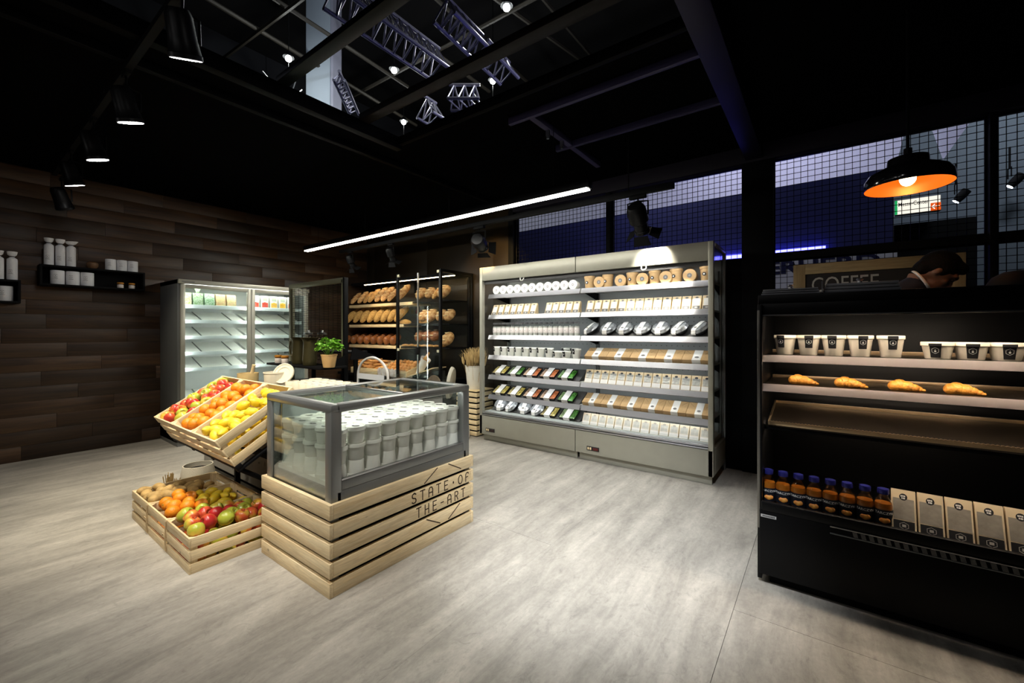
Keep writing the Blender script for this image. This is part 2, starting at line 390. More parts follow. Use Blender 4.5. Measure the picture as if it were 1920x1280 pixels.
# low black wall behind the fridge, posts and rails that carry the wire mesh
struct(MB().box(-3.22, -.59, YB + .02, YB + .10, 0, 1.97).ob('wall_lower', M_BLACK))
struct(MB().box(-.59, 3.2, YB + .14, YB + .20, 0, .92).ob('wall_right', M_BLACK))
for i, (a, b) in enumerate(((-3.30, -3.22), (-1.935, -1.885), (-.59, -.345), (.957, 1.0), (2.25, 2.3))):
    struct(MB().box(a, b, YB - .02, YB + .12, 0, 2.86, bev=.003).ob('post', M_BLACK))
struct(MB().box(-3.22, 3.2, YB - .03, YB + .12, 2.84, 3.06, bev=.003).ob('trim_2', pm('dark_violet_steel', (.012, .010, .016), .5, spec=.15)))
struct(MB().box(-.345, 2.3, YB + .0, YB + .06, 1.93, 1.99, bev=.003).ob('trim_3', M_BLACK))
def wire_panel(x0, x1, z0, z1, label):
    r = MB(); y = YB + .05
    for (a, b) in ((x0, x0 + .012), (x1 - .012, x1)): r.box(a, b, y - .006, y + .006, z0, z1)
    for (a, b) in ((z0, z0 + .012), (z1 - .012, z1)): r.box(x0, x1, y - .006, y + .006, a, b)
    o = empty('wire_mesh_panel', (0, 0, 0)); r.ob('frame', M_BLACK, o)
    g = MB(); n = round((x1 - x0) / .05); m = round((z1 - z0) / .05)
    for i in range(1, n): xx = x0 + (x1 - x0) * i / n; g.box(xx - .0021, xx + .0021, y - .004, y, z0, z1)
    for i in range(1, m): zz = z0 + (z1 - z0) * i / m; g.box(x0, x1, y, y + .004, zz - .0021, zz + .0021)
    gg = g.ob('wire_grid', M_BLACK, o, smooth=False, fix=False); gg['kind'] = 'stuff'
    tag(o, label, 'wire mesh')
wire_panel(-3.22, -1.935, 1.97, 2.84, 'black wire mesh panel above the left half of the open fridge')
wire_panel(-1.885, -.59, 1.97, 2.84, 'black wire mesh panel above the right half of the open fridge')
wire_panel(-.345, .957, 1.99, 2.84, 'upper black wire mesh panel behind the orange pendant lamp')
wire_panel(1.0, 2.25, 1.99, 2.84, 'upper black wire mesh panel at the right edge of the picture')
wire_panel(-.345, .957, .92, 1.93, 'lower black wire mesh panel behind the coffee sign')
wire_panel(1.0, 2.25, .92, 1.93, 'lower black wire mesh panel at the right edge of the picture')

# ceiling: black cloth fields around the open bay, beams below
ce = struct(MB().box(XW, -3.50, -4.2, YB + .1, 2.99, 3.0).ob('ceiling', M_CEIL))
MB().box(-3.43, -2.98, -4.2, 2.36, 2.99, 3.0).ob('ceiling_cloth', M_CEIL, ce)
MB().box(-3.43, 3.2, 2.36, YB + .1, 2.99, 3.0).ob('ceiling_cloth', M_CEIL, ce)
MB().box(-.42, 3.2, -4.2, 2.36, 2.99, 3.0).ob('ceiling_cloth', M_CEIL, ce)
def beam(x0, x1, y0, y1, z0, z1, m, nm='ceiling_beam'): return struct(MB().box(x0, x1, y0, y1, z0, z1, bev=.004).ob(nm, m))
M_BEAM = pm('black_beam', (.0012, .0012, .0014), .6, spec=.06)
M_BEAMB = pm('brownish_beam', (.0045, .003, .0022), .5, spec=.1)
M_VIOL_LIT = pm('violet_lit_rail', (.035, .031, .075), .5, spec=.2)  # violet light on the rails is put into their colour
beam(-3.05, -2.98, -4.2, 2.40, 2.90, 2.99, M_BEAM)
beam(-3.43, -3.38, -4.2, YB, 2.93, 2.99, M_BEAM)
beam(-2.98, -.45, 1.335, 1.415, 2.99, 3.03, pm('teal_lit_black_beam', (.0008, .0016, .0018), .45, spec=.12))  # teal light on this black beam is put into its colour
beam(-2.98, -.45, 1.97, 2.06, 2.99, 3.04, M_BEAMB)
beam(-2.98, -.45, 2.36, 2.40, 2.93, 2.99, M_BEAM)
beam(-.56, -.42, -4.2, YB, 2.86, 2.99, pm('night_violet_beam', (.008, .007, .017), .5, spec=.15))
beam(-2.0, -.56, 2.655, 2.690, 2.935, 2.99, M_VIOL_LIT)
beam(-1.95, -.56, 3.305, 3.340, 2.935, 2.99, M_VIOL_LIT)
beam(-1.825, -1.775, 2.69, 3.9, 2.94, 2.99, M_VIOL_LIT)
for yy in (2.93, 3.16):
    o = MB().box(-1.815, -1.785, yy - .008, yy + .008, 2.89, 2.939).cyl(.012, -.02, .0, 10, 0, Matrix.Translation((-1.8, yy, 2.89))).ob('cable_hook', M_CHROME)
    tag(o, 'small steel cable hook under the violet-lit ceiling rail, ' + ('nearer the open bay' if yy < 3 else 'nearer the mesh wall'), 'hook', 'hooks under the violet rail')

# ------------------------------------------------------------------ the dark fair hall around the booth
hb = struct(MB().box(-16, 9, 15.6, 15.8, 0, 11).box(-16, -15.8, -8, 15.8, 0, 11).ob('hall_wall', pm('hall_wall_dark', (.02, .02, .024), .9)))
struct(MB().box(-16, 9, -8, 15.8, 11, 11.2).ob('hall_ceiling', pm('hall_ceiling_black', (.012, .011, .012), .9)))
# neighbouring stands seen through the mesh
struct(MB().box(-9, .82, 8.0, 8.2, 0, 3.62).ob('neighbour_blue_wall', pm('deep_blue_paint', (.018, .022, .105), .6)))
struct(MB().box(-9, 6, 11.0, 11.2, 0, 6.6).ob('neighbour_pale_wall', pm('pale_lilac_wall', (.55, .55, .72), .8)))
P = lambda u, v, y: (on(u, v, 1, y).x, on(u, v, 1, y).z)
YG = 9.2
poly = [P(1672, 800, YG), P(1672, 345, YG), P(1700, 235, YG), P(1728, 190, YG), P(1768, 300, YG), P(1840, 200, YG), P(1900, 120, YG), P(2100, 60, YG), P(2100, 800, YG)]
struct(MB().prism(poly, 'xz', YG, YG + .12).ob('neighbour_grey_wall', pm('grey_teal_wall', (.115, .14, .17), .8), smooth=False))
x0, z0 = P(1676, 474, 8.6); x1, z1 = P(1832, 405, 8.6)
struct(MB().box(x0, x1, 8.6, 8.8, 0, z1).ob('neighbour_black_wall', M_BLACK))
tag(MB().box(-4.2, on(1548, 466, 1, 7.93).x, 7.93, 7.99, P(1500, 472, 7.93)[1], P(1500, 465, 7.93)[1]).ob('light_strip', emis('blue_led', (.10, .10, 1), 9.)), 'glowing blue light strip on the dark blue wall behind the mesh', 'light strip')
# lettered banner low on the blue wall
bx0, bz0 = P(1440, 560, 7.85); bx1, bz1 = P(1682, 472, 7.85)
bn = empty('banner', ((bx0 + bx1) / 2, 7.85, bz0))
MB().box(bx0 - (bx0 + bx1) / 2, bx1 - (bx0 + bx1) / 2, -.02, 0, 0, bz1 - bz0).ob('cloth', pm('lit_white_banner', (.8, .8, .85), .8), bn)
lx0, lzt = P(1438, 491, 7.82); lx1 = P(1651, 478, 7.82)[0]; lh = 24.5 / 785 * 6.6
ob('lettering', tmesh(fit_text('banner_lettering', 'ERHERD', lx1 - lx0, lh, pm('navy_print', (.01, .012, .07), .7), bold=.035), FACE_Y), bn, ((lx0 + lx1 - bx0 - bx1) / 2, -.025, lzt - lh - bz0))
tag(bn, 'white banner with huge navy blue capitals behind the coffee sign', 'banner')
# lit direction sign
sx0, sz0 = P(1676, 407, 8.5); sx1, sz1 = P(1762, 366, 8.5)
W_, H_ = sx1 - sx0, .225; sz0 += .0
sg = empty('direction_sign', (sx0, 8.5, sz0))
MB().box(0, W_, -.10, 0, 0, H_, bev=.01).ob('housing', M_STEELD, sg)
MB().box(.02, W_ - .01, -.106, -.1, .01, H_ - .01).ob('lit_face', emis('sign_white', (1, .95, .82), 1.05), sg)
MB().box(0.0, .028, -.112, -.1, .01, H_ - .01).ob('green_edge', emis('sign_green', (.02, .55, .15), .7), sg)
rd = MB().box(W_ - .11, W_ - .006, -.112, -.1, .008, .115).ob('orange_field', emis('sign_orange', (1, .12, .01), .75), sg)
MB().strokes([[(W_ - .095, .062), (W_ - .022, .062)], [(W_ - .07, .092), (W_ - .095, .062), (W_ - .07, .032)]], .012, 'xz', -.118, -.112).ob('arrow', emis('sign_arrow', (1, .9, .8), 1.2), rd)
ob('lettering', tmesh(fit_text('messe', 'Messe-Center', W_ * .66, .060, M_LABEL, bold=.01), FACE_Y), sg, (W_ * .41, -.108, .122))
tag(sg, 'lit white sign reading Messe-Center with an orange arrow field', 'sign')
def hall_spot(u, v, y, label):
    p = on(u, v, 1, y); o = empty('stage_spotlight', p, (0, 0, 0)); o.scale = (.62,) * 3
    MB().lathe([(0, .0), (.07, 0), (.09, .12), (.09, .30), (.0, .33)], 14, 0, Matrix.Rotation(R(38), 4, 'Y')).ob('housing', M_BLACK, o)
    MB().tube([(0, -.11, .2), (0, -.11, .42), (0, .11, .42), (0, .11, .2)], .012, 6).tube([(0, 0, .42), (0, 0, .9)], .02, 6).ob('yoke', M_BLACK, o)
    MB().lathe([(0, -.004), (.065, -.004), (.065, 0), (0, 0)], 14, 0, Matrix.Rotation(R(38), 4, 'Y')).ob('lens', emis('stage_lens', (.8, .9, 1), 9.) if 'stage_lens' not in MATS else MATS['stage_lens'], o)
    tag(o, label, 'spotlight', 'stage spotlights beyond the mesh')
hall_spot(1792, 378, 8.9, 'black stage spotlight beyond the mesh between pendant lamp and right post')
hall_spot(1893, 350, 8.9, 'black stage spotlight with bright lens beyond the mesh at the right edge')
# unseen lamps added to brighten the neighbouring stands
wl1 = empty('added_wall_wash', (-1.0, 9.3, 6.6)); MB().box(-1.2, 1.2, -.15, .15, 0, .12, bev=.01).ob('housing', M_BLACK, wl1)
lamp('wash', 'AREA', wl1, (0, 0, -.02), L_HALL, (.86, .86, 1.0), shape='RECTANGLE', size=2.3, size_y=.25, rot=aim((.25, .9, -1.1)))
tag(wl1, 'long added unseen lamp brightening the pale wall beyond the mesh', 'lamp')
wl2 = empty('added_wall_wash', (-2.6, 6.4, 5.4)); MB().box(-.5, .5, -.12, .12, 0, .12, bev=.01).ob('housing', M_BLACK, wl2)
lamp('wash', 'AREA', wl2, (0, 0, -.02), L_HALL * .55, (.72, .74, 1.0), shape='RECTANGLE', size=.9, size_y=.2, rot=aim((-.1, 1.2, -1.6)))
tag(wl2, 'short added unseen lamp brightening the blue wall beyond the mesh', 'lamp')
wl3 = empty('added_wall_wash', (2.2, 7.6, 5.2)); MB().box(-.5, .5, -.12, .12, 0, .12, bev=.01).ob('housing', M_BLACK, wl3)
lamp('wash', 'AREA', wl3, (0, 0, -.02), L_HALL * .55, (.85, .92, 1.0), shape='RECTANGLE', size=.9, size_y=.2, rot=aim((.2, 1.2, -2.0)))
tag(wl3, 'added unseen lamp brightening the grey wall beyond the mesh', 'lamp')

# hall column, trusses, pipes, globe lamps above the open bay
c = FW * 12 + RT * ((607.5 - 960) / 785 * 12)
col_ = empty('hall_column', (c.x, c.y, 0), (0, 0, YAW))
MB().box(-.37, .30, -.3, .3, 0, 11, bev=.01).ob('shaft', pm('column_bluegrey', (.42, .48, .56), .6), col_)
MB().box(.31, .38, -.28, .3, 0, 11).ob('cover_strip', pm('column_cover', (.36, .36, .46), .5), col_)
tag(col_, 'tall blue-grey hall column seen through the open ceiling bay', 'column')
lamp('added_column_wash', 'SPOT', None, c * .62 + Vector((1.2, -.5, 10.2)), 220, (.8, .9, 1), spot_size=R(70), rot=aim(c * .38 + Vector((-1.2, .5, -3))))  # added spot without a lamp body, brightens the column
M_TRUSS = pm('lilac_lit_aluminium', (.62, .60, .74), .35, metal=.6, emit=(.5, .48, .75), estr=0.0)  # lilac light on the trusses is put into the base colour
def truss(p0, p1, hgt, label, bays=8):
    p0, p1 = Vector(p0), Vector(p1); d = (p1 - p0); L_ = d.length
    o = empty('lighting_truss', p0, (0, 0, 0)); o.rotation_mode = 'QUATERNION'; o.rotation_quaternion = d.to_track_quat('X', 'Z')
    r = .035
    for (y, z) in ((-hgt / 2, 0), (hgt / 2, 0), (0, hgt * .87)):
        MB().tube([(0, y, z), (L_, y, z)], r, 8).ob('chord', M_TRUSS, o)
    b = MB()
    for i in range(bays):
        a = L_ * i / bays; e = L_ * (i + 1) / bays; m = (a + e) / 2
        for s in (-1, 1): b.tube([(a, s * hgt / 2, 0), (m, 0, hgt * .87)], r * .5, 5).tube([(m, 0, hgt * .87), (e, s * hgt / 2, 0)], r * .5, 5)
        b.tube([(a, -hgt / 2, 0), (e, hgt / 2, 0)], r * .5, 5)
    b.ob('bracing', M_TRUSS, o); tag(o, label, 'truss', 'lighting trusses under the hall roof')
H = lambda u, v, z: on(u, v, 2, z)
truss(H(625, 0, 6.3), H(824, 138, 6.3), .55, 'lilac lit truss running down from the grey column', 10)
truss(H(832, 32, 6.3), H(905, 104, 6.3), .42, 'lilac lit truss between the two bay beams, upper middle of the bay', 6)
truss(H(915, 112, 6.3), H(955, 152, 6.3), .42, 'short end of lilac lit truss behind the brown ceiling beam', 3)
truss(H(636, 150, 6.6), H(664, 214, 6.6), .22, 'steep lilac lit truss just right of the grey column', 7)
truss(H(842, 196, 6.3), H(900, 196, 6.3), .5, 'short level lilac lit truss under the brown ceiling beam', 3)
truss(H(796, 215, 6.3), H(818, 228, 6.3), .5, 'smallest lilac lit truss piece beside the low globe lamp', 2)
M_PIPE = pm('roof_pipe', (.03, .025, .018), .6)
k = 0
for (a, b) in (((405, 120), (548, 12)), ((462, 42), (690, 180)), ((735, 40), (860, 130)), ((560, 28), (700, 120)), ((690, 165), (900, 52)), ((700, 215), (940, 90)), ((960, 20), (1100, 120)), ((1020, 0), (1110, 106)), ((820, 0), (985, 150)), ((880, 120), (1100, 20))):
    k += 1
    p, q = H(a[0], a[1], 8.6 + .05 * k), H(b[0], b[1], 8.6 + .05 * k)
    tag(MB().tube([p - (q - p) * .6, q + (q - p) * .6], .05, 6).ob('roof_pipe', M_PIPE), 'thin brown steel pipe under the dark hall roof, %s of the crossing pipes' % ORD[k - 1], 'pipe', 'roof pipes')
GL = emis('globe_glow', (.93, 1, .95), 60.)
for (u, v, lab, rod) in ((950, 14, 'glowing hall lamp at the top edge of the picture, right of centre', 0), (739, 132, 'glowing hall lamp in the middle of the open bay beside the long truss', 0), (541, 110, 'glowing hall lamp left of the grey column', 1), (924, 152, 'glowing hall lamp with white rods under the truss end', 1), (757, 229, 'lowest glowing hall lamp with white rods below the brown beam', 1)):
    p = H(u, v, 8.0); o = empty('globe_lamp', p)
    MB().sph((0, 0, 0), .075, 12, 8).ob('globe', GL, o)
    MB().lathe([(0, .16), (.05, .15), (.10, .06), (.13, .03)], 12).ob('shade', M_BLACK, o)
    MB().tube([(0, 0, .12), (0, 0, 2.98)], .01, 5).ob('cable', M_BLACK, o)
    if rod:
        for a in (0, 2.1, 4.2):
            MB().tube([(.10 * math.cos(a), .10 * math.sin(a), -.95), (.55 * math.cos(a), .55 * math.sin(a), -.45)], .014, 6).ob('rod', pm('white_rod', (.8, .8, .8), .4), o)
        MB().tube([(0, 0, -.05), (0, 0, -.98)], .006, 5).ob('stem', M_BLACK, o)
    lamp('glow', 'POINT', o, (0, 0, -.12), 60, (.95, 1, .97), shadow_soft_size=.08)
    tag(o, lab, 'lamp', 'globe lamps under the hall roof')
# bright hall battens seen through the slit in the cloth
EB = emis('batten_glow', (.85, .88, 1), 6.); EBD = emis('batten_dim', (.7, .7, .9), .35)
def slit(u, v, z=5.0):
    p = on(u, v, 0, -3.465); d = p - Vector((0, 0, 1.3)); return Vector((0, 0, 1.3)) + d * ((z - 1.3) / (p.z - 1.3))
for i, (ua, ub, va, vb, m, lab) in enumerate(((0, 80, 10, 44, EB, 'bright hall light batten seen through the ceiling slit, top left corner'), (133, 165, 66, 80, EBD, 'dim hall light batten seen through the ceiling slit, left one'), (183, 208, 88, 98, EBD, 'dim hall light batten seen through the ceiling slit, right one'), (568, 612, 236, 250, EBD, 'dim hall light batten seen through the slit below the grey column'), (620, 652, 256, 268, EBD, 'last dim hall light batten through the slit, nearest the linear lamp'))):
    p, q = slit(ua, va), slit(ub, vb)
    o = empty('light_batten', (p.x, p.y, 5.0))
    MB().box(-.3, .3, -.02, q.y - p.y + .02, .05, .12).ob('housing', M_BLACK, o)
    n = max(1, round((q.y - p.y) / .18))
    for j in range(n):
        a = (q.y - p.y) * j / n; MB().box(-.09, .09, a, a + (q.y - p.y) / n - .03, 0, .05).ob('lit_tube', m, o)
    tag(o, lab, 'lamp', 'hall light battens')
# ================================================================== LAMPS OF THE BOOTH
M_LENS = emis('spot_lens', (1, .97, .95), 40.)
def track_spot(x, y, z, target, label, energy, col, size=78, blend=.8, lens=M_LENS, group='spotlights on the left ceiling track', lit=True):
    o = empty('track_spotlight', (x, y, z + .22))
    MB().box(-.06, .06, -.015, .015, .0, .03, bev=.003).ob('adapter', M_BLACK, o)
    MB().tube([(0, 0, 0), (0, 0, -.07), (.0, .075, -.09), (0, .078, -.22)], .008, 6).ob('yoke', M_BLACKG, o)
    d = Vector(target) - Vector((x, y, z))
    o.scale = (.86,) * 3; hd = MB().lathe([(0, .13), (.05, .13), (.062, .10), (.066, 0), (.074, -.07), (.078, -.075), (.078, -.098), (.074, -.098), (.072, -.078)], 20).ob('head', M_BLACKG, o, loc=(0, 0, -.22), rot=aim(d))
    ob('lens', MB().lathe([(0, -.1005), (.072, -.1005)], 20).mesh('lens', lens), hd)
    if lit: lamp('beam', 'SPOT', hd, (0, 0, -.13), energy, col, spot_size=R(size), spot_blend=blend, shadow_soft_size=.06)
    tag(o, label, 'spotlight', group); return o
WARM = (1.0, .88, .66); NEUT = (1.0, .95, .86); COOL = (.94, .97, 1.0)
tr = empty('lighting_track', (0, .65, 2.86))
MB().box(-6.2, .2, -.018, .018, 0, .035).ob('rail', M_BLACK, tr)
for xx in (-5.8, -4.0, -2.6, -1.0): MB().tube([(xx, 0, .03), (xx, 0, .22)], .006, 6).ob('hanger', M_BLACK, tr)
tag(tr, 'black lighting track carrying spotlights at upper left', 'track')
ZS = 2.62
track_spot(-5.24, .65, ZS, (-5.57, 1.31, .42), 'black track spotlight nearest the wooden wall', L_TRACK * .22, WARM)
track_spot(-4.32, .65, ZS, (-4.54, 1.31, .42), 'second lit track spotlight from the wooden wall', L_TRACK * .6, WARM)
track_spot(-3.38, .65, ZS, (-3.82, 1.31, .42), 'third lit track spotlight from the wooden wall, largest glowing lens', L_TRACK, WARM)
track_spot(-2.37, .65, ZS, (-3.25, 1.31, .42), 'track spotlight nearest the camera with a thin sliver of light', L_TRACK, NEUT)
track_spot(-1.35, .65, ZS, (-2.1, 1.6, .6), 'track spotlight above the picture pointing at the glass freezer', L_TRACK * .65, NEUT, size=70)
track_spot(-.40, .65, ZS, (-1.12, 2.45, .0), 'track spotlight above the picture pointing at the open floor', L_TRACK * 4.2, COOL, size=48, blend=1)
track_spot(-5.75, .65, ZS - .12, (-6.3, 1.2, 1.0), 'unlit black box spotlight at the wall end of the track', 0, WARM, lens=M_BLACK, lit=False)
tr2 = empty('lighting_track', (0, -.75, 2.86))
MB().box(-5.2, 1.4, -.018, .018, 0, .035).ob('rail', M_BLACK, tr2)
tag(tr2, 'black lighting track above the aisle behind the camera', 'track')
for i, (xx, tg, cc, e) in enumerate(((-4.4, (-4.6, .9, 0), WARM, .55), (-3.1, (-2.9, .7, .1), WARM, 1.0), (-2.15, (-2.25, 1.0, .45), NEUT, 3.4), (-1.5, (-1.9, .6, 0), NEUT, .55))):
    track_spot(xx, -.75, ZS, tg, 'track spotlight behind the camera, %s from the left' % ORD[i], L_TRACK_BACK * e, cc, size=62 if i == 2 else 88, blend=1.0, group='spotlights on the rear ceiling track')
# linear lamp in front of the fridge
lb = empty('linear_lamp', (0, 2.85, 2.35))
MB().box(-5.52, -1.38, -.035, .035, .012, .07, bev=.003).ob('housing', M_BLACKG, lb)
MB().box(-5.50, -1.40, -.027, .027, .004, .013).ob('diffuser', emis('bar_light', (1, .98, .88), L_BAR), lb)
for xx in (-5.2, -4.3, -3.4, -2.5, -1.7): MB().tube([(xx, 0, .06), (xx, 0, .71)], .0025, 5).ob('suspension_wire', M_BLACK, lb)
tag(lb, 'long thin glowing linear lamp hanging before the open fridge', 'lamp')
# track with barn-door spots over the fridge
t3 = empty('lighting_track', (0, 3.40, 2.42)); MB().box(-5.6, -.93, -.022, .022, 0, .045, bev=.003).ob('rail', M_BLACK, t3)
for xx in (-5.0, -3.4, -1.3): MB().tube([(xx, 0, .04), (xx, 0, .64)], .006, 5).ob('hanger', M_BLACK, t3)
tag(t3, 'black track above the fridge carrying barn-door spotlights', 'track')
def barn(x, tilt, label, energy, col, scale=1.0, lit=True):
    o = empty('barn_door_spotlight', (x, 3.40, 2.42)); o.scale = (scale,) * 3
    MB().box(-.07, .07, -.02, .02, -.03, 0, bev=.004).ob('adapter', M_BLACK, o)
    MB().tube([(0, 0, -.03), (0, 0, -.05), (-.085, 0, -.06), (-.085, 0, -.17)], .007, 6).tube([(0, 0, -.05), (.085, 0, -.06), (.085, 0, -.17)], .007, 6).ob('yoke', M_BLACK, o)
    hd = MB().lathe([(0, .10), (.06, .095), (.078, .06), (.078, -.05), (.055, -.07), (.055, -.13), (.064, -.135), (.064, -.16), (.055, -.16)], 18).ob('head', M_BLACKG, o, loc=(0, 0, -.17), rot=tilt)
    ob('lens', MB().lathe([(0, -.13), (.054, -.13)], 16).mesh('lens', emis('barn_lens', (1, .9, .7), 14.) if 'barn_lens' not in MATS else MATS['barn_lens']), hd)
    for a in range(4):
        Mx = Matrix.Rotation(a * math.pi / 2, 4, 'Z') @ Matrix.Translation((.066, 0, -.162)) @ Matrix.Rotation(R(-62 if a % 2 == 0 else -15), 4, 'Y')
        MB().prism([(-.055, 0), (.055, 0), (.075, -.085), (-.075, -.085)], 'yz', -.0015, .0015, 0, Mx).ob('barn_door', M_BLACK, hd, smooth=False)
    if lit: lamp('beam', 'SPOT', hd, (0, 0, -.165), energy, col, spot_size=R(58), spot_blend=.35, shadow_soft_size=.04)
    tag(o, label, 'spotlight', 'barn-door spotlights above the fridge')
barn(-1.22, aim((.0, .66, -.62)), 'black barn-door spotlight over the right fridge bay', L_BARN, (1, .95, .82))
barn(-2.95, aim((-.5, 1, -.18)), 'black barn-door spotlight at the left end of the fridge', L_BARN * 1.0, (1, .66, .22))
barn(-4.45, aim((-.2, .55, -1)), 'small dark spotlight above the glass bread cabinet', L_BARN * .35, (1, .80, .5), .7)
barn(-5.35, aim((-.1, .55, -1)), 'small dark spotlight near the left end of the linear lamp', L_BARN * .35, (1, .80, .5), .7)
# pendant lamp over the counter
px, py, pz = on(1702, 345, 1, 3.0)
pd = empty('pendant_lamp', (px, py, pz - .015))
prof = [(.178, 0), (.180, .004), (.178, .045), (.160, .075), (.115, .100), (.085, .112), (.082, .150), (.05, .160), (0, .162)]
MB().lathe(prof, 40).ob('shade', pm('gloss_black_enamel', (.008, .008, .009), .12, spec=.6), pd)
inn = [(.176, .001), (.172, .042), (.152, .070), (.105, .094), (.06, .104), (0, .106)]
MB().lathe(inn, 40).ob('inner_reflector', pm('orange_lacquer', (.78, .19, .018), .35, metal=.2), pd, fix=False)
MB().tube([(0, 0, .16), (0, 0, .20)], .018, 10).ob('cap', M_BLACKG, pd)
MB().tube([(0, 0, .19), (0, 0, 3.06 - pz)], .008, 6).ob('cable', M_BLACK, pd)
MB().sph((0, 0, .045), (.034, .034, .040), 16, 10).ob('bulb', emis('bulb_glow', (1, .72, .42), 13.), pd)
lamp('glow', 'POINT', pd, (0, 0, -.012), L_PENDANT, (1, .62, .28), shadow_soft_size=.03)
tag(pd, 'black pendant lamp with orange inside and a glowing bulb', 'lamp')

# ================================================================== UPRIGHT GLASS-DOOR FREEZER ON THE WOOD WALL
def upright():
    X0, X1, Y0, Y1, Zh = XW + .004, -5.75, 1.54, 3.02, 1.88
    o = empty('glass_door_freezer', ((X0 + X1) / 2, (Y0 + Y1) / 2, 0)); ox, oy = (X0 + X1) / 2, (Y0 + Y1) / 2
    def b(n, x0, x1, y0, y1, z0, z1, m, bev=.003, par=o): return MB().box(x0 - ox, x1 - ox, y0 - oy, y1 - oy, z0, z1, bev=bev).ob(n, m, par)
    t = .045
    b('side_panel', X0, X1 - .03, Y0, Y0 + t, .04, Zh, M_STEELD); b('side_panel', X0, X1 - .03, Y1 - t, Y1, .04, Zh, M_STEELD)
    b('top_panel', X0, X1, Y0, Y1, Zh - .05, Zh, M_STEELG); b('back_panel', X0, X0 + .03, Y0 + t, Y1 - t, .04, Zh - .05, M_INNER)
    b('base', X0, X1 - .04, Y0, Y1, .0, .16, M_STEELD); b('inner_floor', X0 + .03, X1 - .06, Y0 + t, Y1 - t, .16, .20, M_INNER)
    mid = (Y0 + Y1) / 2
    for (a, c) in ((Y0 + .02, mid - .002), (mid + .002, Y1 - .02)):
        d = empty('door'); d.parent = o
        fz0, fz1 = .14, Zh - .055; fr = .042
        for (q0, q1, r0, r1) in ((a, a + fr, fz0, fz1), (c - fr, c, fz0, fz1), (a + fr, c - fr, fz0, fz0 + fr), (a + fr, c - fr, fz1 - fr, fz1)):
            b('door_frame', X1 - .03, X1 + .004, q0, q1, r0, r1, M_STEELG, .003, d)
        b('pane', X1 - .016, X1 - .012, a + fr, c - fr, fz0 + fr, fz1 - fr, M_GLASSG, 0, d)
    MB().box(X1 + .001 - ox, X1 + .003 - ox, Y0 + .03 - oy, Y0 + .15 - oy, Zh - .035, Zh - .022).ob('badge', M_LABELG, o)
    eu = emis('cool_tube', (.98, 1, .96), L_UPRIGHT)
    for yy in (Y0 + t + .002, mid + .02, Y1 - t + .01): b('light_tube', X1 - .062, X1 - .046, yy - .008, yy + .008, .25, Zh - .12, eu, 0)
    b('light_tube', X1 - .10, X1 - .08, Y0 + .08, Y1 - .08, Zh - .075, Zh - .065, eu, 0)  # extra tube added under the top to brighten the interior
    M_RAILW = pm('pale_blue_rail', (.58, .64, .68), .35)
    M_TRAY = pm('white_shelf', (.88, .89, .86), .35)
    for (a, c) in ((Y0 + t + .02, mid - .02), (mid + .02, Y1 - t - .02)):
        b('flat_shelf', X0 + .05, X1 - .10, a, c, 1.575, 1.59, M_TRAY); b('price_rail', X1 - .10, X1 - .09, a, c, 1.56, 1.605, M_RAILW)
        for z in (1.40, 1.215, 1.03, .845, .45):
            sh = MB().box(X0 + .16 - ox, X1 - .10 - ox, a - oy, c - oy, -.004, .004).ob('sloped_shelf', M_TRAY, o)
            sh.data.transform(Matrix.Translation((X1 - .10 - ox, 0, z)) @ Matrix.Rotation(R(18), 4, 'Y') @ Matrix.Translation((-(X1 - .10 - ox), 0, 0)))
            b('price_rail', X1 - .10, X1 - .085, a, c, z - .012, z + .028, M_RAILW, .002, sh)
            for f in (.30, .78):
                yy = a + (c - a) * f
                dv = MB().box(X0 + .17 - ox, X1 - .105 - ox, yy - .003 - oy, yy + .003 - oy, .004, .016).ob('divider', M_STEELD, sh)
                dv.data.transform(Matrix.Translation((X1 - .10 - ox, 0, z)) @ Matrix.Rotation(R(18), 4, 'Y') @ Matrix.Translation((-(X1 - .10 - ox), 0, 0)))
    tag(o, 'tall two-door glass freezer with white sloped shelves against the wooden wall', 'freezer')
    gb = [pm('green_bag_%d' % i, c, .3, tint=t2, nscale=55, bump=.5, bscale=40) for i, (c, t2) in enumerate((((.25, .42, .06), (.75, .80, .55)), ((.55, .62, .55), (.12, .30, .06)), ((.10, .30, .10), (.6, .72, .6)), ((.62, .66, .30), (.75, .35, .22)), ((.62, .66, .30), (.78, .42, .30))))]
    gdesc = ('leftmost green salad bag', 'pale frosted vegetable bag with white tie, second', 'dark green herb bag, third', 'yellow-green pack, fourth', 'yellow-green pack, fifth')
    for i in range(5):
        y = 1.645 + i * .115
        m = MB(); m.prism([(-.03, 0), (.03, 0), (.036, .05), (.012, .15), (-.012, .15), (-.034, .05)], 'xz', -.05, .05)
        if i == 1: m.lathe([(.01, .15), (.03, .20), (.05, .24)], 10)
        p = m.ob('salad_bag', gb[i], loc=(-5.90, y, 1.592))
        tag(p, gdesc[i] + ' from the left in the glass freezer', 'bag', 'bags on the top freezer shelf')
    jm = [pm('fruit_print_%d' % i, c, .5) for i, c in enumerate(((.60, .06, .04), (.75, .42, .03)))]
    for i in range(5):
        k = (0, 0, 1, 1, 0)[i]
        j = MB().box(-.03, .03, -.045, .045, 0, .165, bev=.004).ob('juice_carton', M_WHITE, loc=(-5.90, 2.38 + i * .112, 1.592))
        MB().box(.03, .0315, -.036, .036, .012, .075, bev=0).sph((.028, 0, .06), (.006, .03, .025), 10, 6).ob('fruit_print', jm[k], j)
        MB().box(.03, .031, -.03, .03, .10, .15).ob('upper_print', pm('pale_print', (.45, .50, .40), .5), j)
        tag(j, 'white juice carton with %s fruit print, %s from the left in the glass freezer' % (('red', 'yellow')[k], ORD[i]), 'carton', 'juice cartons on the top freezer shelf')
upright()

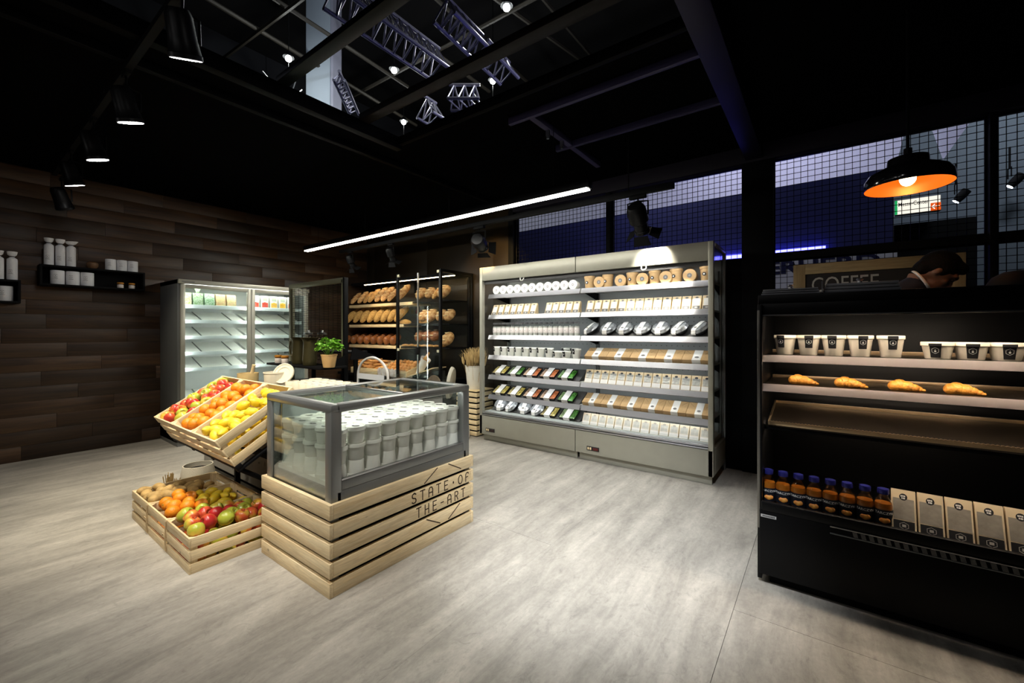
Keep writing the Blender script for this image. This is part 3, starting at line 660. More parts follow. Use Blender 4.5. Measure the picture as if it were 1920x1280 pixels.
# ================================================================== WALL SHELVES WITH BAGS, CANISTERS, JARS
def box_shelf(y0, y1, z0, z1, label, half=None):
    o = empty('wall_shelf', (XW, (y0 + y1) / 2, z0)); c = (y0 + y1) / 2; t = .018; D = .19
    MB().box(0, D, y0 - c, y1 - c, -t, 0, bev=.001).ob('bottom_board', M_BLACK, o)
    MB().box(0, D, y0 - c, y1 - c, z1 - z0 - t, z1 - z0, bev=.001).ob('top_board', M_BLACK, o)
    for s in (y0 - c, y1 - c - t): MB().box(0, D, s, s + t, 0, z1 - z0 - t, bev=.001).ob('side_board', M_BLACK, o)
    MB().box(0, .008, y0 - c + t, y1 - c - t, 0, z1 - z0 - t).ob('back_board', M_BLACK, o)
    tag(o, label, 'shelf')
box_shelf(.555, 1.36, 1.775, 1.965, 'black box shelf on the wooden wall carrying three paper bags')
box_shelf(-.45, .435, 1.585, 1.79, 'black box shelf cut by the left edge of the picture')
M_BAG = pm('white_paper_bag', (.74, .74, .76), .7, bump=.5, bscale=30)
M_PRINT = pm('dark_print', (.05, .05, .05), .6)
def logo(mb, r, x, plane='yz', h=0.0008):
    pts = [(r * math.cos(a * math.pi / 8), r * math.sin(a * math.pi / 8)) for a in range(17)]
    mb.strokes([pts[1:8], pts[9:16]], r * .12, plane, x, x + h)
    mb.prism([(0, .35 * r), (.2 * r, -.1 * r), (0, -.35 * r), (-.2 * r, -.1 * r)], plane, x, x + h)
    mb.strokes([[(-r * 1.1, -r * 1.7), (r * 1.1, -r * 1.7)]], r * .16, plane, x, x + h); return mb
def bagparts(flop):
    b = MB().lathe([(0, 0), (.033, 0), (.036, .01), (.036, .19), (.034, .205), (.015, .222), (.015, .228)], 18)
    n = MB().lathe([(.0155, .224), (.018, .226), (.018, .231), (.0155, .233)], 14)
    c = MB().lathe([(.015, .230), (.030, .245), (.036, .275), (.034, .276), (.012, .236)], 18)
    if flop:
        for i, v in enumerate(c.v):
            t = max(0, v[2] - .23) / .05; c.v[i] = (v[0], v[1] + .02 * t * (1 if v[1] > 0 else -.6), v[2] - .012 * t * (1 - v[1] * 12))
    lg = MB(); logo(lg, .014, .0365); lg.v = [(v[0], v[1], v[2] + .085) for v in lg.v]
    return [(None, b.mesh('paper_bag', M_BAG)), ('neck_tie', n.mesh('neck_tie', M_LABEL)), ('gathered_top', c.mesh('gathered_top', M_BAG)), ('printed_mark', lg.mesh('printed_mark', M_PRINT))]
bagA, bagB = bagparts(False), bagparts(True)
XS = XW + .105
for i, y in enumerate((.625, .705, .782)):
    place('paper_bag', bagB if i == 2 else bagA, (XS, y, 1.9655), (0, 0, R(-20)), ('white paper flour bag, left of three on the wall shelf', 'white paper flour bag, middle of three on the wall shelf', 'white paper flour bag with flopped top, right of three on the wall shelf')[i], 'bag', 'paper bags on the wall shelves')
for i, y in enumerate((.385, .30, .21)):
    place('paper_bag', bagA, (XS, y, 1.7905), (0, 0, R(-20)), ('white paper flour bag nearest the right end of the leftmost wall shelf', 'white paper flour bag cut by the left picture edge', 'white paper flour bag just outside the left picture edge')[i], 'bag', 'paper bags on the wall shelves')
can = MB().lathe([(0, 0), (.050, 0), (.052, .003), (.052, .140), (.050, .143), (0, .143)], 26)
cl_ = MB(); logo(cl_, .015, .0525); cl_.v = [(v[0], v[1], v[2] + .085) for v in cl_.v]
canp = [(None, can.mesh('canister', M_BAG)), ('printed_mark', cl_.mesh('canister_mark', M_PRINT))]
for i, y in enumerate((.685, .795, .902)):
    place('canister', canp, (XS, y, 1.776), (0, 0, R(-22)), 'white paper canister inside the wall shelf below the bags, %s of three' % ('left', 'middle', 'right')[i], 'canister', 'canisters on the wall shelves', scale=1.0)
for i, y in enumerate((1.085, 1.178, 1.270)):
    place('canister', canp, (XS, y, 1.9655), (0, 0, R(-22)), 'white paper canister on top of the wall shelf, %s of three' % ('left', 'middle', 'right')[i], 'canister', 'canisters on the wall shelves', scale=.86)
for i, y in enumerate((.34, .225)):
    place('canister', canp, (XS, y, 1.586), (0, 0, R(-22)), ('white paper canister in the leftmost wall shelf at the picture edge', 'white paper canister in the leftmost wall shelf beyond the picture edge')[i], 'canister', 'canisters on the wall shelves', scale=1.0)
place('wooden_bowl', [(None, MB().lathe([(0, 0), (.03, 0), (.048, .03), (.048, .06), (.03, .075), (0, .078)], 20).mesh('wooden_bowl', pm('brown_wood', (.16, .08, .035), .5, var=.3)))], (XS, .94, 1.9655), label='small brown round pot between bags and canisters on the wall shelf', cat='pot')
jarp = [(None, MB().lathe([(0, 0), (.024, 0), (.027, .004), (.027, .036), (.024, .042), (0, .042)], 18).mesh('honey_jar', pm('jar_label_white', (.70, .64, .60), .5))),
        ('glass_band', MB().lathe([(.0255, .041), (.0255, .05), (0, .05)], 18).mesh('glass_band', pm('dark_jam', (.10, .03, .01), .2))),
        ('lid', MB().lathe([(.028, .049), (.029, .052), (.029, .062), (.026, .065), (0, .065)], 18).mesh('lid', pm('amber_lid', (.65, .28, .04), .35, metal=.3)))]
for i, y in enumerate((1.165, 1.262)):
    place('preserve_jar', jarp, (XS, y, 1.776), label='small jar with amber lid in the wall shelf, %s one' % ('left', 'right')[i], cat='jar', group='jars in the wall shelf')
# ================================================================== WOODEN CRATES AND FRUIT
CW, CL, CH = .378, .50, .192
SH, SG = .052, .018
def crate_parts():
    t = .009; P = []
    for i in range(3):
        z = i * (SH + SG)
        P.append(('end_slat', MB().box(0, CW, 0, t, z, z + SH, bev=.001), 0)); P.append(('end_slat', MB().box(0, CW, CL - t, CL, z, z + SH, bev=.001), 0))
        P.append(('side_slat', MB().box(0, t, t + .0005, CL - t - .0005, z, z + SH, bev=.001), 1)); P.append(('side_slat', MB().box(CW - t, CW, t + .0005, CL - t - .0005, z, z + SH, bev=.001), 1))
    for (x, y, sx, sy) in ((t, t, 1, 1), (CW - t, t, -1, 1), (t, CL - t, 1, -1), (CW - t, CL - t, -1, -1)):
        P.append(('corner_post', MB().prism([(x, y), (x + sx * .032, y), (x, y + sy * .032)], 'xy', .004, CH - .004), 2))
    for i in range(5):
        a = t + .03 + i * (CL - .1) / 4.6; P.append(('bottom_slat', MB().box(t, CW - t, a, a + .07, .0, .006), 0))
    return [(n, m.mesh(n, M_PINE[a])) for n, m, a in P]
CRATE = crate_parts()
def crate(M, label, group):
    o = ob('fruit_crate', None); o.matrix_world = M
    for n, me in CRATE: ob(n, me, o)
    tag(o, label, 'crate', group); return o
XC0 = -2.705 - 3 * CW - .008
low = [Matrix.Translation((XC0 + i * (CW + .004), .77, 0)) for i in range(3)]
TILT = R(31)
hi = [Matrix.Translation((XC0 + i * (CW + .004), .985, .520)) @ Matrix.Rotation(TILT, 4, 'X') for i in range(3)]
lows = ('pine slat crate of potatoes on the floor', 'pine slat crate of oranges and lemons on the floor', 'pine slat crate of apples on the floor')
his = ('tilted pine slat crate of apples on the stand', 'tilted pine slat crate of oranges on the stand', 'tilted pine slat crate of lemons on the stand')
for i in range(3):
    crate(low[i], lows[i], 'crates on the floor'); crate(hi[i], his[i], 'crates on the tilted stand')
for i in (1, 2):      # string that ties the floor crates together
    x = XC0 + i * (CW + .004) - .002
    t_ = MB().tube([(x, .767, .01), (x, .763, .06), (x - .002, .764, .12), (x, .767, .185)], .0035, 6).tube([(x, .763, .10), (x - .02, .757, .112), (x - .026, .757, .10)], .003, 5).ob('string_tie', M_TIE)
    tag(t_, 'jute string tying the %s floor crates together' % ('potato and orange', 'orange and apple')[i - 1], 'string', 'strings on the floor crates')
def apple_mesh(nm, sx=1.0, sz=1.0):
    r = .038
    prof = [(0, .012), (.010, .006), (.016, .002), (.026, .008), (.035, .024), (.0385, .042), (.036, .056), (.028, .067), (.018, .071), (.009, .067), (.003, .060), (0, .058)]
    m = MB().lathe(prof, 16); m.v = [(v[0] * sx, v[1], (v[2] - .037) * sz) for v in m.v]; return m.mesh(nm, M_APPLE)
AP = [apple_mesh('apple', 1, 1), apple_mesh('apple', 1.04, .94), apple_mesh('apple', .97, 1.05)]
STEM = MB().tube([(0, 0, .018), (.003, 0, .03), (.006, 0, .040)], [.0018, .0015, .002], 5).mesh('stem', M_STEM)
ORG = []
for k in range(2):
    m = MB().sph((0, 0, 0), (.039, .039, .037 - .001 * k), 18, 12); ORG.append(m.mesh('orange', M_ORANGE))
NAV = MB().lathe([(0, .0385), (.003, .0383), (.0045, .036)], 8).mesh('stem_end', pm('calyx_green', (.25, .28, .06), .7))
def lemon_mesh():
    m = MB().lathe([(0, -.050), (.005, -.049), (.009, -.044), (.020, -.036), (.029, -.020), (.032, 0), (.029, .020), (.019, .036), (.008, .045), (.004, .050), (0, .051)], 16); return m.mesh('lemon', M_LEMON)
LEM = [lemon_mesh()]
POT = []
for k in range(3):
    rr = random.Random(k); m = MB().sph((0, 0, 0), (.050, .034, .030), 16, 10)
    a, b_, c_ = rr.uniform(0, 6), rr.uniform(0, 6), rr.uniform(.06, .12)
    m.v = [(x * (1 + c_ * math.sin(y * 60 + a)), y * (1 + c_ * math.sin(x * 45 + b_)), z * (1 + c_ * math.cos(x * 50 + a))) for x, y, z in m.v]; POT.append(m.mesh('potato', M_POTATO))
FR = random.Random(11)
DE = {'red': .95, 'green': .05}
def fill(M, kind, where, y1, heap, mix=None, seed=0, layers=3):
    rr = random.Random(seed); t = .012
    lay = []
    for L_ in range(layers):
        top = L_ == layers - 1; pts = []
        if not top:
            for j in range(int((y1 - .05) / .071)):
                sh_ = (j + L_) % 2
                for i in range(4 - sh_):
                    x = t + .046 + (i + .5 * sh_) * (CW - 2 * t - .092) / 3 + rr.uniform(-.003, .003); y = t + .042 + j * .073 + (.035 if L_ else 0) + rr.uniform(-.003, .003)
                    if y < CL - .05: pts.append((x, y, j, i))
        else:                                   # top layer: loosely heaped, no two closer than a fruit
            raw = []
            for q in range(2600):
                p = (rr.uniform(t + .038, CW - t - .038), rr.uniform(t + .036, min(y1, CL - .046)))
                if all((p[0] - a_[0]) ** 2 + (p[1] - a_[1]) ** 2 > .0655 ** 2 for a_ in raw): raw.append(p)
            raw.sort(key=lambda p: p[1])
            for j in range(0, len(raw), 4):
                for i, p in enumerate(sorted(raw[j:j + 4])): pts.append((p[0], p[1], j // 4, i))
        lay.append(pts)
    for L_, pts in enumerate(lay):
        top = L_ == layers - 1
        for (x, y, j, i) in pts:
            zz = .046 + L_ * .060 + rr.uniform(-.003, .003)
            if top: zz += heap * math.exp(-((y / CL - .30) / .28) ** 2) * .02 + rr.uniform(-.004, .013) - (.02 if y > y1 - .05 else 0)
            kd = kind if not mix else mix(x, y, rr)
            loc = M @ Vector((x, y, zz))
            rot = Euler((rr.uniform(-1.2, 1.2), rr.uniform(-1.2, 1.2), rr.uniform(0, 6.28))); sc = rr.uniform(.93, 1.05)
            if kd == 'apple': me = rr.choice(AP); sc *= 1.07
            elif kd == 'orange': me = rr.choice(ORG); sc *= .98
            elif kd == 'lemon': me = LEM[0]; rot = Euler((R(90) + rr.uniform(-.5, .5), 0, rr.uniform(0, 6.28))); sc *= .93
            else: me = rr.choice(POT); rot = Euler((rr.uniform(-.4, .4), rr.uniform(-.35, .35), rr.uniform(0, 6.28))); sc *= .98
            o = ob(kd, me, None, loc, rot, sc)
            if top and kd == 'apple': ob('stem', STEM, o)
            if top and kd == 'orange': ob('stem_end', NAV, o)
            if top: lab = '%s on top of the %s, %s row from the front, %s from left' % (kd, where, ORD[j], ORD[i])
            else: lab = '%s-layer %s in the %s, %s row from the front, %s from left' % (('bottom', 'middle')[L_], kd, where, ORD[j], ORD[i])
            tag(o, lab, 'fruit' if kd != 'potato' else 'potato', '%ss in the %s' % (kd, where))
fill(low[0], 'potato', 'floor potato crate', .40, 1.2, seed=1)
fill(low[1], 'orange', 'floor orange crate', .43, 2.2, mix=lambda x, y, r: 'orange' if y < .20 + r.uniform(-.04, .04) else 'lemon', seed=2)
fill(low[2], 'apple', 'floor apple crate', .50, 2.6, seed=3)
fill(hi[0], 'apple', 'tilted apple crate', .50, -.6, seed=4)
fill(hi[1], 'orange', 'tilted orange crate', .50, -.3, seed=5)
fill(hi[2], 'lemon', 'tilted lemon crate', .50, -.3, seed=6)

# black metal stand under the tilted crates
st = empty('crate_stand', (XC0 + 1.5 * CW, 1.2, 0))
ox, oy = XC0 + 1.5 * CW, 1.2
Mt = Matrix.Translation((0, .985 - oy, .520)) @ Matrix.Rotation(TILT, 4, 'X')
xa, xb = XC0 - ox - .005, -2.70 - ox
for yy in (.0, .46): MB().box(xa, xb, yy, yy + .035, -.030, -.003, 0.002, 0, Mt).ob('cross_rail', M_BLACK, st)
for xx in (xa, xa + .38, xb - .42, xb - .035): MB().box(xx, xx + .035, .0, .50, -.045, -.030, .002, 0, Mt).ob('slope_rail', M_BLACK, st)
for xx in (xa + .01, xb - .07):
    MB().box(xx, xx + .035, 1.395 - oy, 1.43 - oy, .0, .74, .003).ob('leg', M_BLACK, st)
    MB().tube([(xx + .017, 1.01 - oy, .50), (xx + .017, 1.40 - oy, .22)], .014, 8).ob('brace', M_BLACK, st)
MB().box(xa, xb, 1.395 - oy, 1.43 - oy, .36, .40, .003).ob('back_rail', M_BLACK, st)
tag(st, 'black metal stand holding the tilted fruit crates', 'stand')
# gondola behind the stand: grey printed front, tubs and bucket on top
GX0, GX1, GY0, GY1, GZ = -4.75, -2.70, 1.47, 2.62, .755
gd = empty('display_gondola', ((GX0 + GX1) / 2, (GY0 + GY1) / 2, 0)); gx, gy = (GX0 + GX1) / 2, (GY0 + GY1) / 2
MB().box(GX0 - gx, GX1 - gx, GY0 - gy, GY1 - gy, .06, GZ - .03, bev=.004).ob('body', pm('grey_laminate', (.36, .35, .33), .6), gd)
MB().box(GX0 - gx - .015, GX1 - gx + .015, GY0 - gy - .015, GY1 - gy + .015, GZ - .03, GZ, bev=.004).ob('top', M_BLACK, gd)
MB().box(GX0 - gx + .05, GX1 - gx - .05, GY0 - gy + .05, GY1 - gy - .05, 0, .06).ob('plinth', M_BLACK, gd)
lv = MB(); rr = random.Random(3)
for k in range(26):
    x, z, a = rr.uniform(GX0 - gx + .1, GX1 - gx - .06), rr.uniform(.10, .66), rr.uniform(0, 3.1)
    ca, sa = math.cos(a), math.sin(a); pts = [(-.02, 0), (-.008, .008), (.008, .008), (.02, 0), (.008, -.008), (-.008, -.008)]
    lv.prism([(x + p * ca - q * sa, z + p * sa + q * ca) for p, q in pts], 'xz', GY0 - gy - .001, GY0 - gy)
lv.ob('leaf_print', pm('faded_leaf_print', (.20, .20, .19), .7), gd)
tag(gd, 'grey display gondola behind the tilted crates with a black top', 'counter')
# white sack with rope beside the stand
sk = empty('rope_basket', (-4.24, 1.27, 0)); sk.scale = (.66,) * 3
MB().lathe([(0, 0), (.13, 0), (.17, .05), (.18, .16), (.16, .26), (.15, .26), (.165, .16), (.15, .06), (0, .02)], 26).ob('basket_body', M_SACK, sk)
MB().lathe([(0, .20), (.150, .20)], 20).ob('dark_hole_disc', M_BLACK, sk)  # black disc stands for the dark hole of the basket
MB().tube([(-.16, -.05, .25), (-.21, -.09, .20), (-.22, -.10, .12), (-.25, -.12, .05)], .009, 7).ob('rope_handle', M_TIE, sk)
tag(sk, 'white cloth basket with a rope handle on the floor behind the crates', 'basket')
b_ = MB()
rr = random.Random(9)
for k in range(60):
    a = rr.uniform(0, 6.28); x = .05 * math.cos(a) * rr.random(); y = .05 * math.sin(a) * rr.random()
    b_.tube([(x, y, 0), (x * 1.6 + rr.uniform(-.02, .02), y * 1.6, rr.uniform(.12, .20))], .004, 4)
o = b_.ob('straw_bunch', M_WHEAT, loc=(-4.24, 1.08, .0)); o.scale = (.6, .6, .75); tag(o, 'small yellow straw bunch standing by the cloth basket', 'straw', kind='thing')

# ================================================================== GLASS CHEST FREEZER ON ITS SLATTED BASE
BX0, BX1, BY0, BY1 = -2.646, -1.911, 1.103, 2.141
bs = empty('slatted_base', ((BX0 + BX1) / 2, (BY0 + BY1) / 2, 0)); bx, by = (BX0 + BX1) / 2, (BY0 + BY1) / 2
hx, hy = (BX1 - BX0) / 2, (BY1 - BY0) / 2
bh = .0742; gp = (.453 - 5 * bh) / 4; tk = .021
xs = MB().box(-hx, hx, 0, tk, 0, bh, bev=.002).mesh('end_slat', M_PINE[0]); ys = MB().box(0, tk, -hy + tk + .0006, hy - tk - .0006, 0, bh, bev=.002).mesh('side_slat', M_PINE[1])
front_slats = []
for i in range(5):
    z = i * (bh + gp)
    ob('end_slat', xs, bs, (0, -hy, z)); ob('end_slat', xs, bs, (0, hy - tk, z))
    ob('side_slat', ys, bs, (-hx, 0, z)); front_slats.append(ob('side_slat', ys, bs, (hx - tk, 0, z)))
for sx in (-1, 1):
    for sy in (-1, 1): MB().box(sx * (hx - tk) - (.04 if sx > 0 else 0), sx * (hx - tk) + (0 if sx > 0 else .04), sy * (hy - tk) - (.04 if sy > 0 else 0), sy * (hy - tk) + (0 if sy > 0 else .04), .002, .448).ob('corner_batten', M_STEELD, bs)
MB().box(-hx + .05, hx - .05, -hy + .05, hy - .05, .0, .40).ob('inner_carcass', M_BLACK, bs)
tag(bs, 'pale pine slatted base box under the glass freezer, lettered on its long side', 'base')
# burnt-in single-line lettering on the long side (+x face); a = along y, b = height
GLY = {'S': [[(.62, .86), (.5, .98), (.2, .98), (.08, .84), (.08, .66), (.2, .54), (.5, .46), (.62, .34), (.62, .14), (.5, .02), (.2, .02), (.05, .14)], [(.35, 1.08), (.35, .98)]],
       'T': [[(.0, 1), (.7, 1)], [(.35, 1), (.35, 0)]], 'A': [[(.05, 0), (.05, .72), (.18, .95), (.35, 1), (.52, .95), (.65, .72), (.65, 0)], [(.05, .42), (.65, .42)]],
       'E': [[(.65, 1), (.08, 1), (.08, 0), (.65, 0)], [(.08, .52), (.58, .52)]], 'O': [[(.35 + .36 * math.cos(a * math.pi / 8), .5 + .5 * math.sin(a * math.pi / 8)) for a in range(17)]],
       'F': [[(.62, .86), (.50, 1), (.25, 1), (.08, .82), (.08, 0)], [(.08, .5), (.5, .5)]], 'H': [[(.06, 0), (.06, 1)], [(.64, 0), (.64, 1)], [(.06, .5), (.64, .5)]],
       'R': [[(.08, 0), (.08, 1), (.45, 1), (.62, .86), (.62, .64), (.45, .5), (.08, .5)], [(.38, .5), (.64, 0)]], '.': [[(.3, .42), (.4, .56), (.3, .56), (.4, .42)]], '-': [[(.12, .48), (.58, .48)]]}
M_BURN = pm('burnt_line', (.055, .030, .014), .8)
def burn(slat, word, ya, yb, z0, hgt):
    n = len(word); st_ = (yb - ya) / n; wd = st_ * .78
    ln = []
    for i, ch in enumerate(word):
        for s_ in GLY[ch]: ln.append([(ya - by + i * st_ + p[0] * wd, z0 + p[1] * hgt) for p in s_])
    MB().strokes(ln, .0070, 'yz', tk, tk + .0007).ob('burnt_lettering', M_BURN, slat, smooth=False)
def yat(u): return on(u, 900, 0, BX1).y
burn(front_slats[3], 'STATE.OF', yat(772), yat(884.5), .010, .056)
burn(front_slats[2], 'THE-ART', yat(781), yat(877), .010, .056)
def lines(slat, segs):
    i = front_slats.index(slat); zb = i * (bh + gp)
    L_ = []
    for (a, b2) in segs:
        p, q = on(a[0], a[1], 0, BX1), on(b2[0], b2[1], 0, BX1)
        L_.append([(p.y - by, min(max(p.z - zb, .001), bh - .001)), (q.y - by, min(max(q.z - zb, .001), bh - .001))])
    MB().strokes(L_, .0066, 'yz', tk, tk + .0007).ob('burnt_lines', M_BURN, slat, smooth=False)
lines(front_slats[4], [((796, 906), (820, 876)), ((841, 868), (864, 878))])
lines(front_slats[1], [((800, 974), (825, 980)), ((841, 972), (862, 943))])
# freezer cabinet
FX0, FX1, FY0, FY1, F0, F1 = -2.622, -1.930, 1.122, 2.122, .400, .936
fz = empty('glass_chest_freezer', ((FX0 + FX1) / 2, (FY0 + FY1) / 2, F0)); fx, fy = (FX0 + FX1) / 2, (FY0 + FY1) / 2
ax, ay, fh = (FX1 - FX0) / 2, (FY1 - FY0) / 2, F1 - F0
MB().box(-ax, ax, -ay + .03, ay - .03, .002, .10, bev=.006).ob('lower_body', M_FRZ, fz)
pw = .058
for sx in (-1, 1):
    for sy in (-1, 1):
        MB().box(min(sx * ax, sx * (ax - pw)), max(sx * ax, sx * (ax - pw)), min(sy * ay, sy * (ay - pw)), max(sy * ay, sy * (ay - pw)), .004, fh - .03, bev=.006).ob('corner_post', M_FRZ, fz)
for sy in (-1, 1): MB().box(-ax - .004, ax + .004, min(sy * (ay + .004), sy * (ay - pw)), max(sy * (ay + .004), sy * (ay - pw)), fh - .045, fh, bev=.016).ob('top_rail', M_FRZ, fz)
for sx in (-1, 1): MB().box(min(sx * (ax + .004), sx * (ax - pw)), max(sx * (ax + .004), sx * (ax - pw)), -ay + .02, ay - .02, fh - .045, fh, bev=.016).ob('top_rail', M_FRZ, fz)
MB().box(ax - .03, ax - .002, -ay + pw, ay - pw, .10, .155, bev=.004).ob('front_rail', M_FRZ, fz)
MB().box(ax - .012, ax - .0005, -ay + pw, ay - pw, .150, .156).ob('chrome_strip', M_CHROME, fz)
MB().box(-ax + .002, -ax + .03, -ay + pw, ay - pw, .10, .155, bev=.004).ob('rear_rail', M_FRZ, fz)
MB().box(ax - .020, ax - .014, -ay + pw, ay - pw, .155, fh - .045).ob('side_pane', M_GLASS, fz)
MB().box(-ax + .014, -ax + .020, -ay + pw, ay - pw, .155, fh - .045).ob('side_pane', M_GLASS, fz)
MB().box(-ax + pw, ax - pw, -ay + .010, -ay + .016, .030, fh - .045).ob('end_pane', M_GLASSR, fz)
MB().box(-ax + pw, ax - pw, ay - .016, ay - .010, .030, fh - .045).ob('end_pane', M_GLASS, fz)
MB().box(-ax + pw, ax - pw, -ay + .04, ay - .04, .101, .125).ob('inner_floor', M_WHITE, fz)
MB().box(-ax + .06, -ax + .07, -ay + pw, ay - pw, .125, fh - .05).ob('inner_back', pm('dim_liner', (.40, .43, .42), .4), fz)
for (a, c, dz) in ((-ay + pw + .002, .03, .0), (-.03, ay - pw - .002, .012)):
    ld = MB().box(-ax + pw, ax - pw, a, c, fh - .022 + dz, fh - .016 + dz).ob('sliding_lid', M_GLASSG, fz)
    for yy in (a, c - .018): MB().box(-ax + pw, ax - pw, yy, yy + .018, fh - .026 + dz, fh - .012 + dz, bev=.002).ob('lid_frame', M_CHROME, ld)
MB().box(-ax + pw, ax - pw, ay - .10, ay - .092, fh - .01, fh + .018).ob('lid_grip', M_ACRYL, fz)
FILLF = emis('added_freezer_fill', (.97, 1, .96), 28.0)  # unseen strip added behind the top rail to brighten the tubs
MB().box(ax - pw - .004, ax - pw - .0005, -ay + pw + .02, ay - pw - .02, fh - .044, fh - .030).ob('light_strip', FILLF, fz)
tag(fz, 'grey glass chest freezer full of white tubs on the slatted base', 'freezer')
# white tubs, three high
M_TUB = pm('white_tub', (.86, .86, .80), .38); 
tub = MB().lathe([(0, 0), (.036, 0), (.0375, .002), (.0435, .066), (.042, .066), (.036, .004)], 22)
lid = MB().lathe([(.0452, .058), (.0480, .060), (.0480, .073), (.0465, .0765), (.041, .0765), (.040, .0745), (0, .0745)], 22)
ovl = MB().lathe([(0, .0756), (.022, .0756)], 18, 0, Matrix.Diagonal((1, .58, 1, 1)))
txt = MB()
for (a, b2, wd) in ((-.010, .0025, .007), (-.002, .0028, .006), (.006, .0022, .006), (-.008, -.0028, .005), (-.001, -.003, .008)): txt.box(a, a + wd, b2 - .0014, b2 + .0014, .0757, .0760)
TUB_TOP = [(None, tub.mesh('tub', M_TUB)), ('lid', lid.mesh('lid', M_TUB), [('oval_label', ovl.mesh('oval_label', M_LABEL)), ('label_print', txt.mesh('label_print', M_PAPER))])]
TUB_LOW = TUB_TOP[:1] + [('lid', TUB_TOP[1][1])]
nX, nY = 5, 9; TS = (1.07, 1.07, 1.15)
tx0, tx1, ty0, ty1 = FX0 + .125, FX1 - .085, FY0 + .085, FY1 - .085
zb = F0 + .126
rows_ = ('front', 'second', 'third', 'fourth', 'fifth', 'rear')
rr = random.Random(21)
for i in range(nX):
    for j in range(nY):
        x = tx1 - (tx1 - tx0) * i / (nX - 1); y = ty0 + (ty1 - ty0) * j / (nY - 1) + rr.uniform(-.002, .002)
        a = rr.uniform(-.3, .3)
        pos = '%s row, %s from the near end' % (rows_[i], ORD[j])
        place('tub', TUB_LOW, (x, y, zb + .088), (math.pi, 0, a), 'bottom-layer inverted white tub in the glass freezer, ' + pos, 'tub', 'bottom tubs in the glass freezer', scale=TS)
        place('tub', TUB_LOW, (x, y, zb + .0885), (0, 0, a + .4), 'middle-layer white tub in the glass freezer, ' + pos, 'tub', 'middle tubs in the glass freezer', scale=TS)
        place('tub', TUB_TOP, (x, y, zb + .177), (0, 0, R(20) + a), 'top-layer white lidded tub in the glass freezer, ' + pos, 'tub', 'top tubs in the glass freezer', scale=TS)

# ================================================================== ON AND BEHIND THE GONDOLA
# grid divider with its shelf
DX0, DX1, DY = -4.78, -3.69, 2.30
dv = empty('grid_divider', ((DX0 + DX1) / 2, DY, GZ)); dc = (DX0 + DX1) / 2
M_OLIVE = pm('olive_grey_frame', (.17, .165, .10), .45)
dz0, dz1 = 0.0, 1.815 - GZ
for xx in (DX0, DX1 - .045): MB().box(xx - dc, xx + .045 - dc, -.022, .022, dz0, dz1, bev=.003).ob('upright', M_BLACK if xx > DX0 else M_OLIVE, dv)
MB().box(DX0 - dc, DX1 - dc - .022, -.024, .0, dz1 - .05, dz1, bev=.003).ob('top_bar', M_OLIVE, dv)
MB().box(DX1 - dc - .045, DX1 - dc - .020, -.024, -.020, .22, dz1 - .02).ob('edge_strip', M_OLIVE, dv)
g = MB(); zz = .24
while zz < dz1 - .05: g.box(DX0 - dc + .045, DX1 - dc - .045, -.003, .003, zz, zz + .0065); zz += .0135
xx = DX0 + .1
while xx < DX1 - .05: g.box(xx - dc, xx - dc + .004, -.005, -.003, .24, dz1 - .05); xx += .085
gg = g.ob('fine_grid', M_BLACK, dv, smooth=False, fix=False); gg['kind'] = 'stuff'
tag(dv, 'dark framed divider with a fine wire grid behind the basil', 'divider')
SZ = .968
sh = empty('divider_shelf', (dc, DY, SZ))
MB().box(-4.68 - dc, -3.62 - dc, 2.0 - DY, 2.27 - DY, -.022, 0, bev=.004).ob('board', M_BLACK, sh)
MB().prism([(2.0 - DY + .04, 0), (2.27 - DY, 0), (2.27 - DY, .10)], 'yz', -3.66 - dc, -3.655 - dc).ob('bracket', M_BLACK, sh, smooth=False)
MB().prism([(2.33 - DY, .05), (2.62 - DY, .05), (2.62 - DY, .08), (2.36 - DY, .17)], 'yz', -3.68 - dc, -3.67 - dc).ob('rear_bracket', M_BLACK, sh, smooth=False)
tag(sh, 'black shelf on the grid divider holding jugs and basil', 'shelf')
def spot_on(u, y, z): p = on(u, 640, 1, y); return (p.x, y, z)
M_JUG = pm('black_olive_enamel', (.075, .066, .030), .32, metal=.6)
jug = MB().lathe([(0, 0), (.058, 0), (.062, .006), (.066, .05), (.060, .15), (.056, .215), (.066, .245), (.085, .262), (.087, .265), (.064, .247), (.052, .215), (.058, .06), (0, .01)], 28)
jug.v = [(x + (max(0, z - .24) * 1.2 if x < -.03 and abs(y) < .05 else 0) * -1, y, z) for x, y, z in jug.v]
hdl = MB().tube([(.058, 0, .22), (.10, 0, .225), (.115, 0, .17), (.10, 0, .09), (.062, 0, .06)], .008, 8)
JUG = [(None, jug.mesh('water_jug', M_JUG)), ('handle', hdl.mesh('handle', M_JUG))]
for i, (u, y) in enumerate(((560, 2.12), (581, 2.08))):
    place('water_jug', JUG, spot_on(u, y, SZ + .001), (0, 0, R(200 - 40 * i)), 'black flared jug on the divider shelf, %s' % ('left one beside the jars', 'right one beside the basil')[i], 'jug', 'black jugs on the divider shelf')
for i, u in enumerate((522, 534.5)):
    place('preserve_jar', jarp, spot_on(u, 2.045, SZ + .001), label='small jar with amber lid on the divider shelf, %s' % ('outer left one', 'next to the jug')[i], cat='jar', group='jars on the divider shelf', scale=1.25)
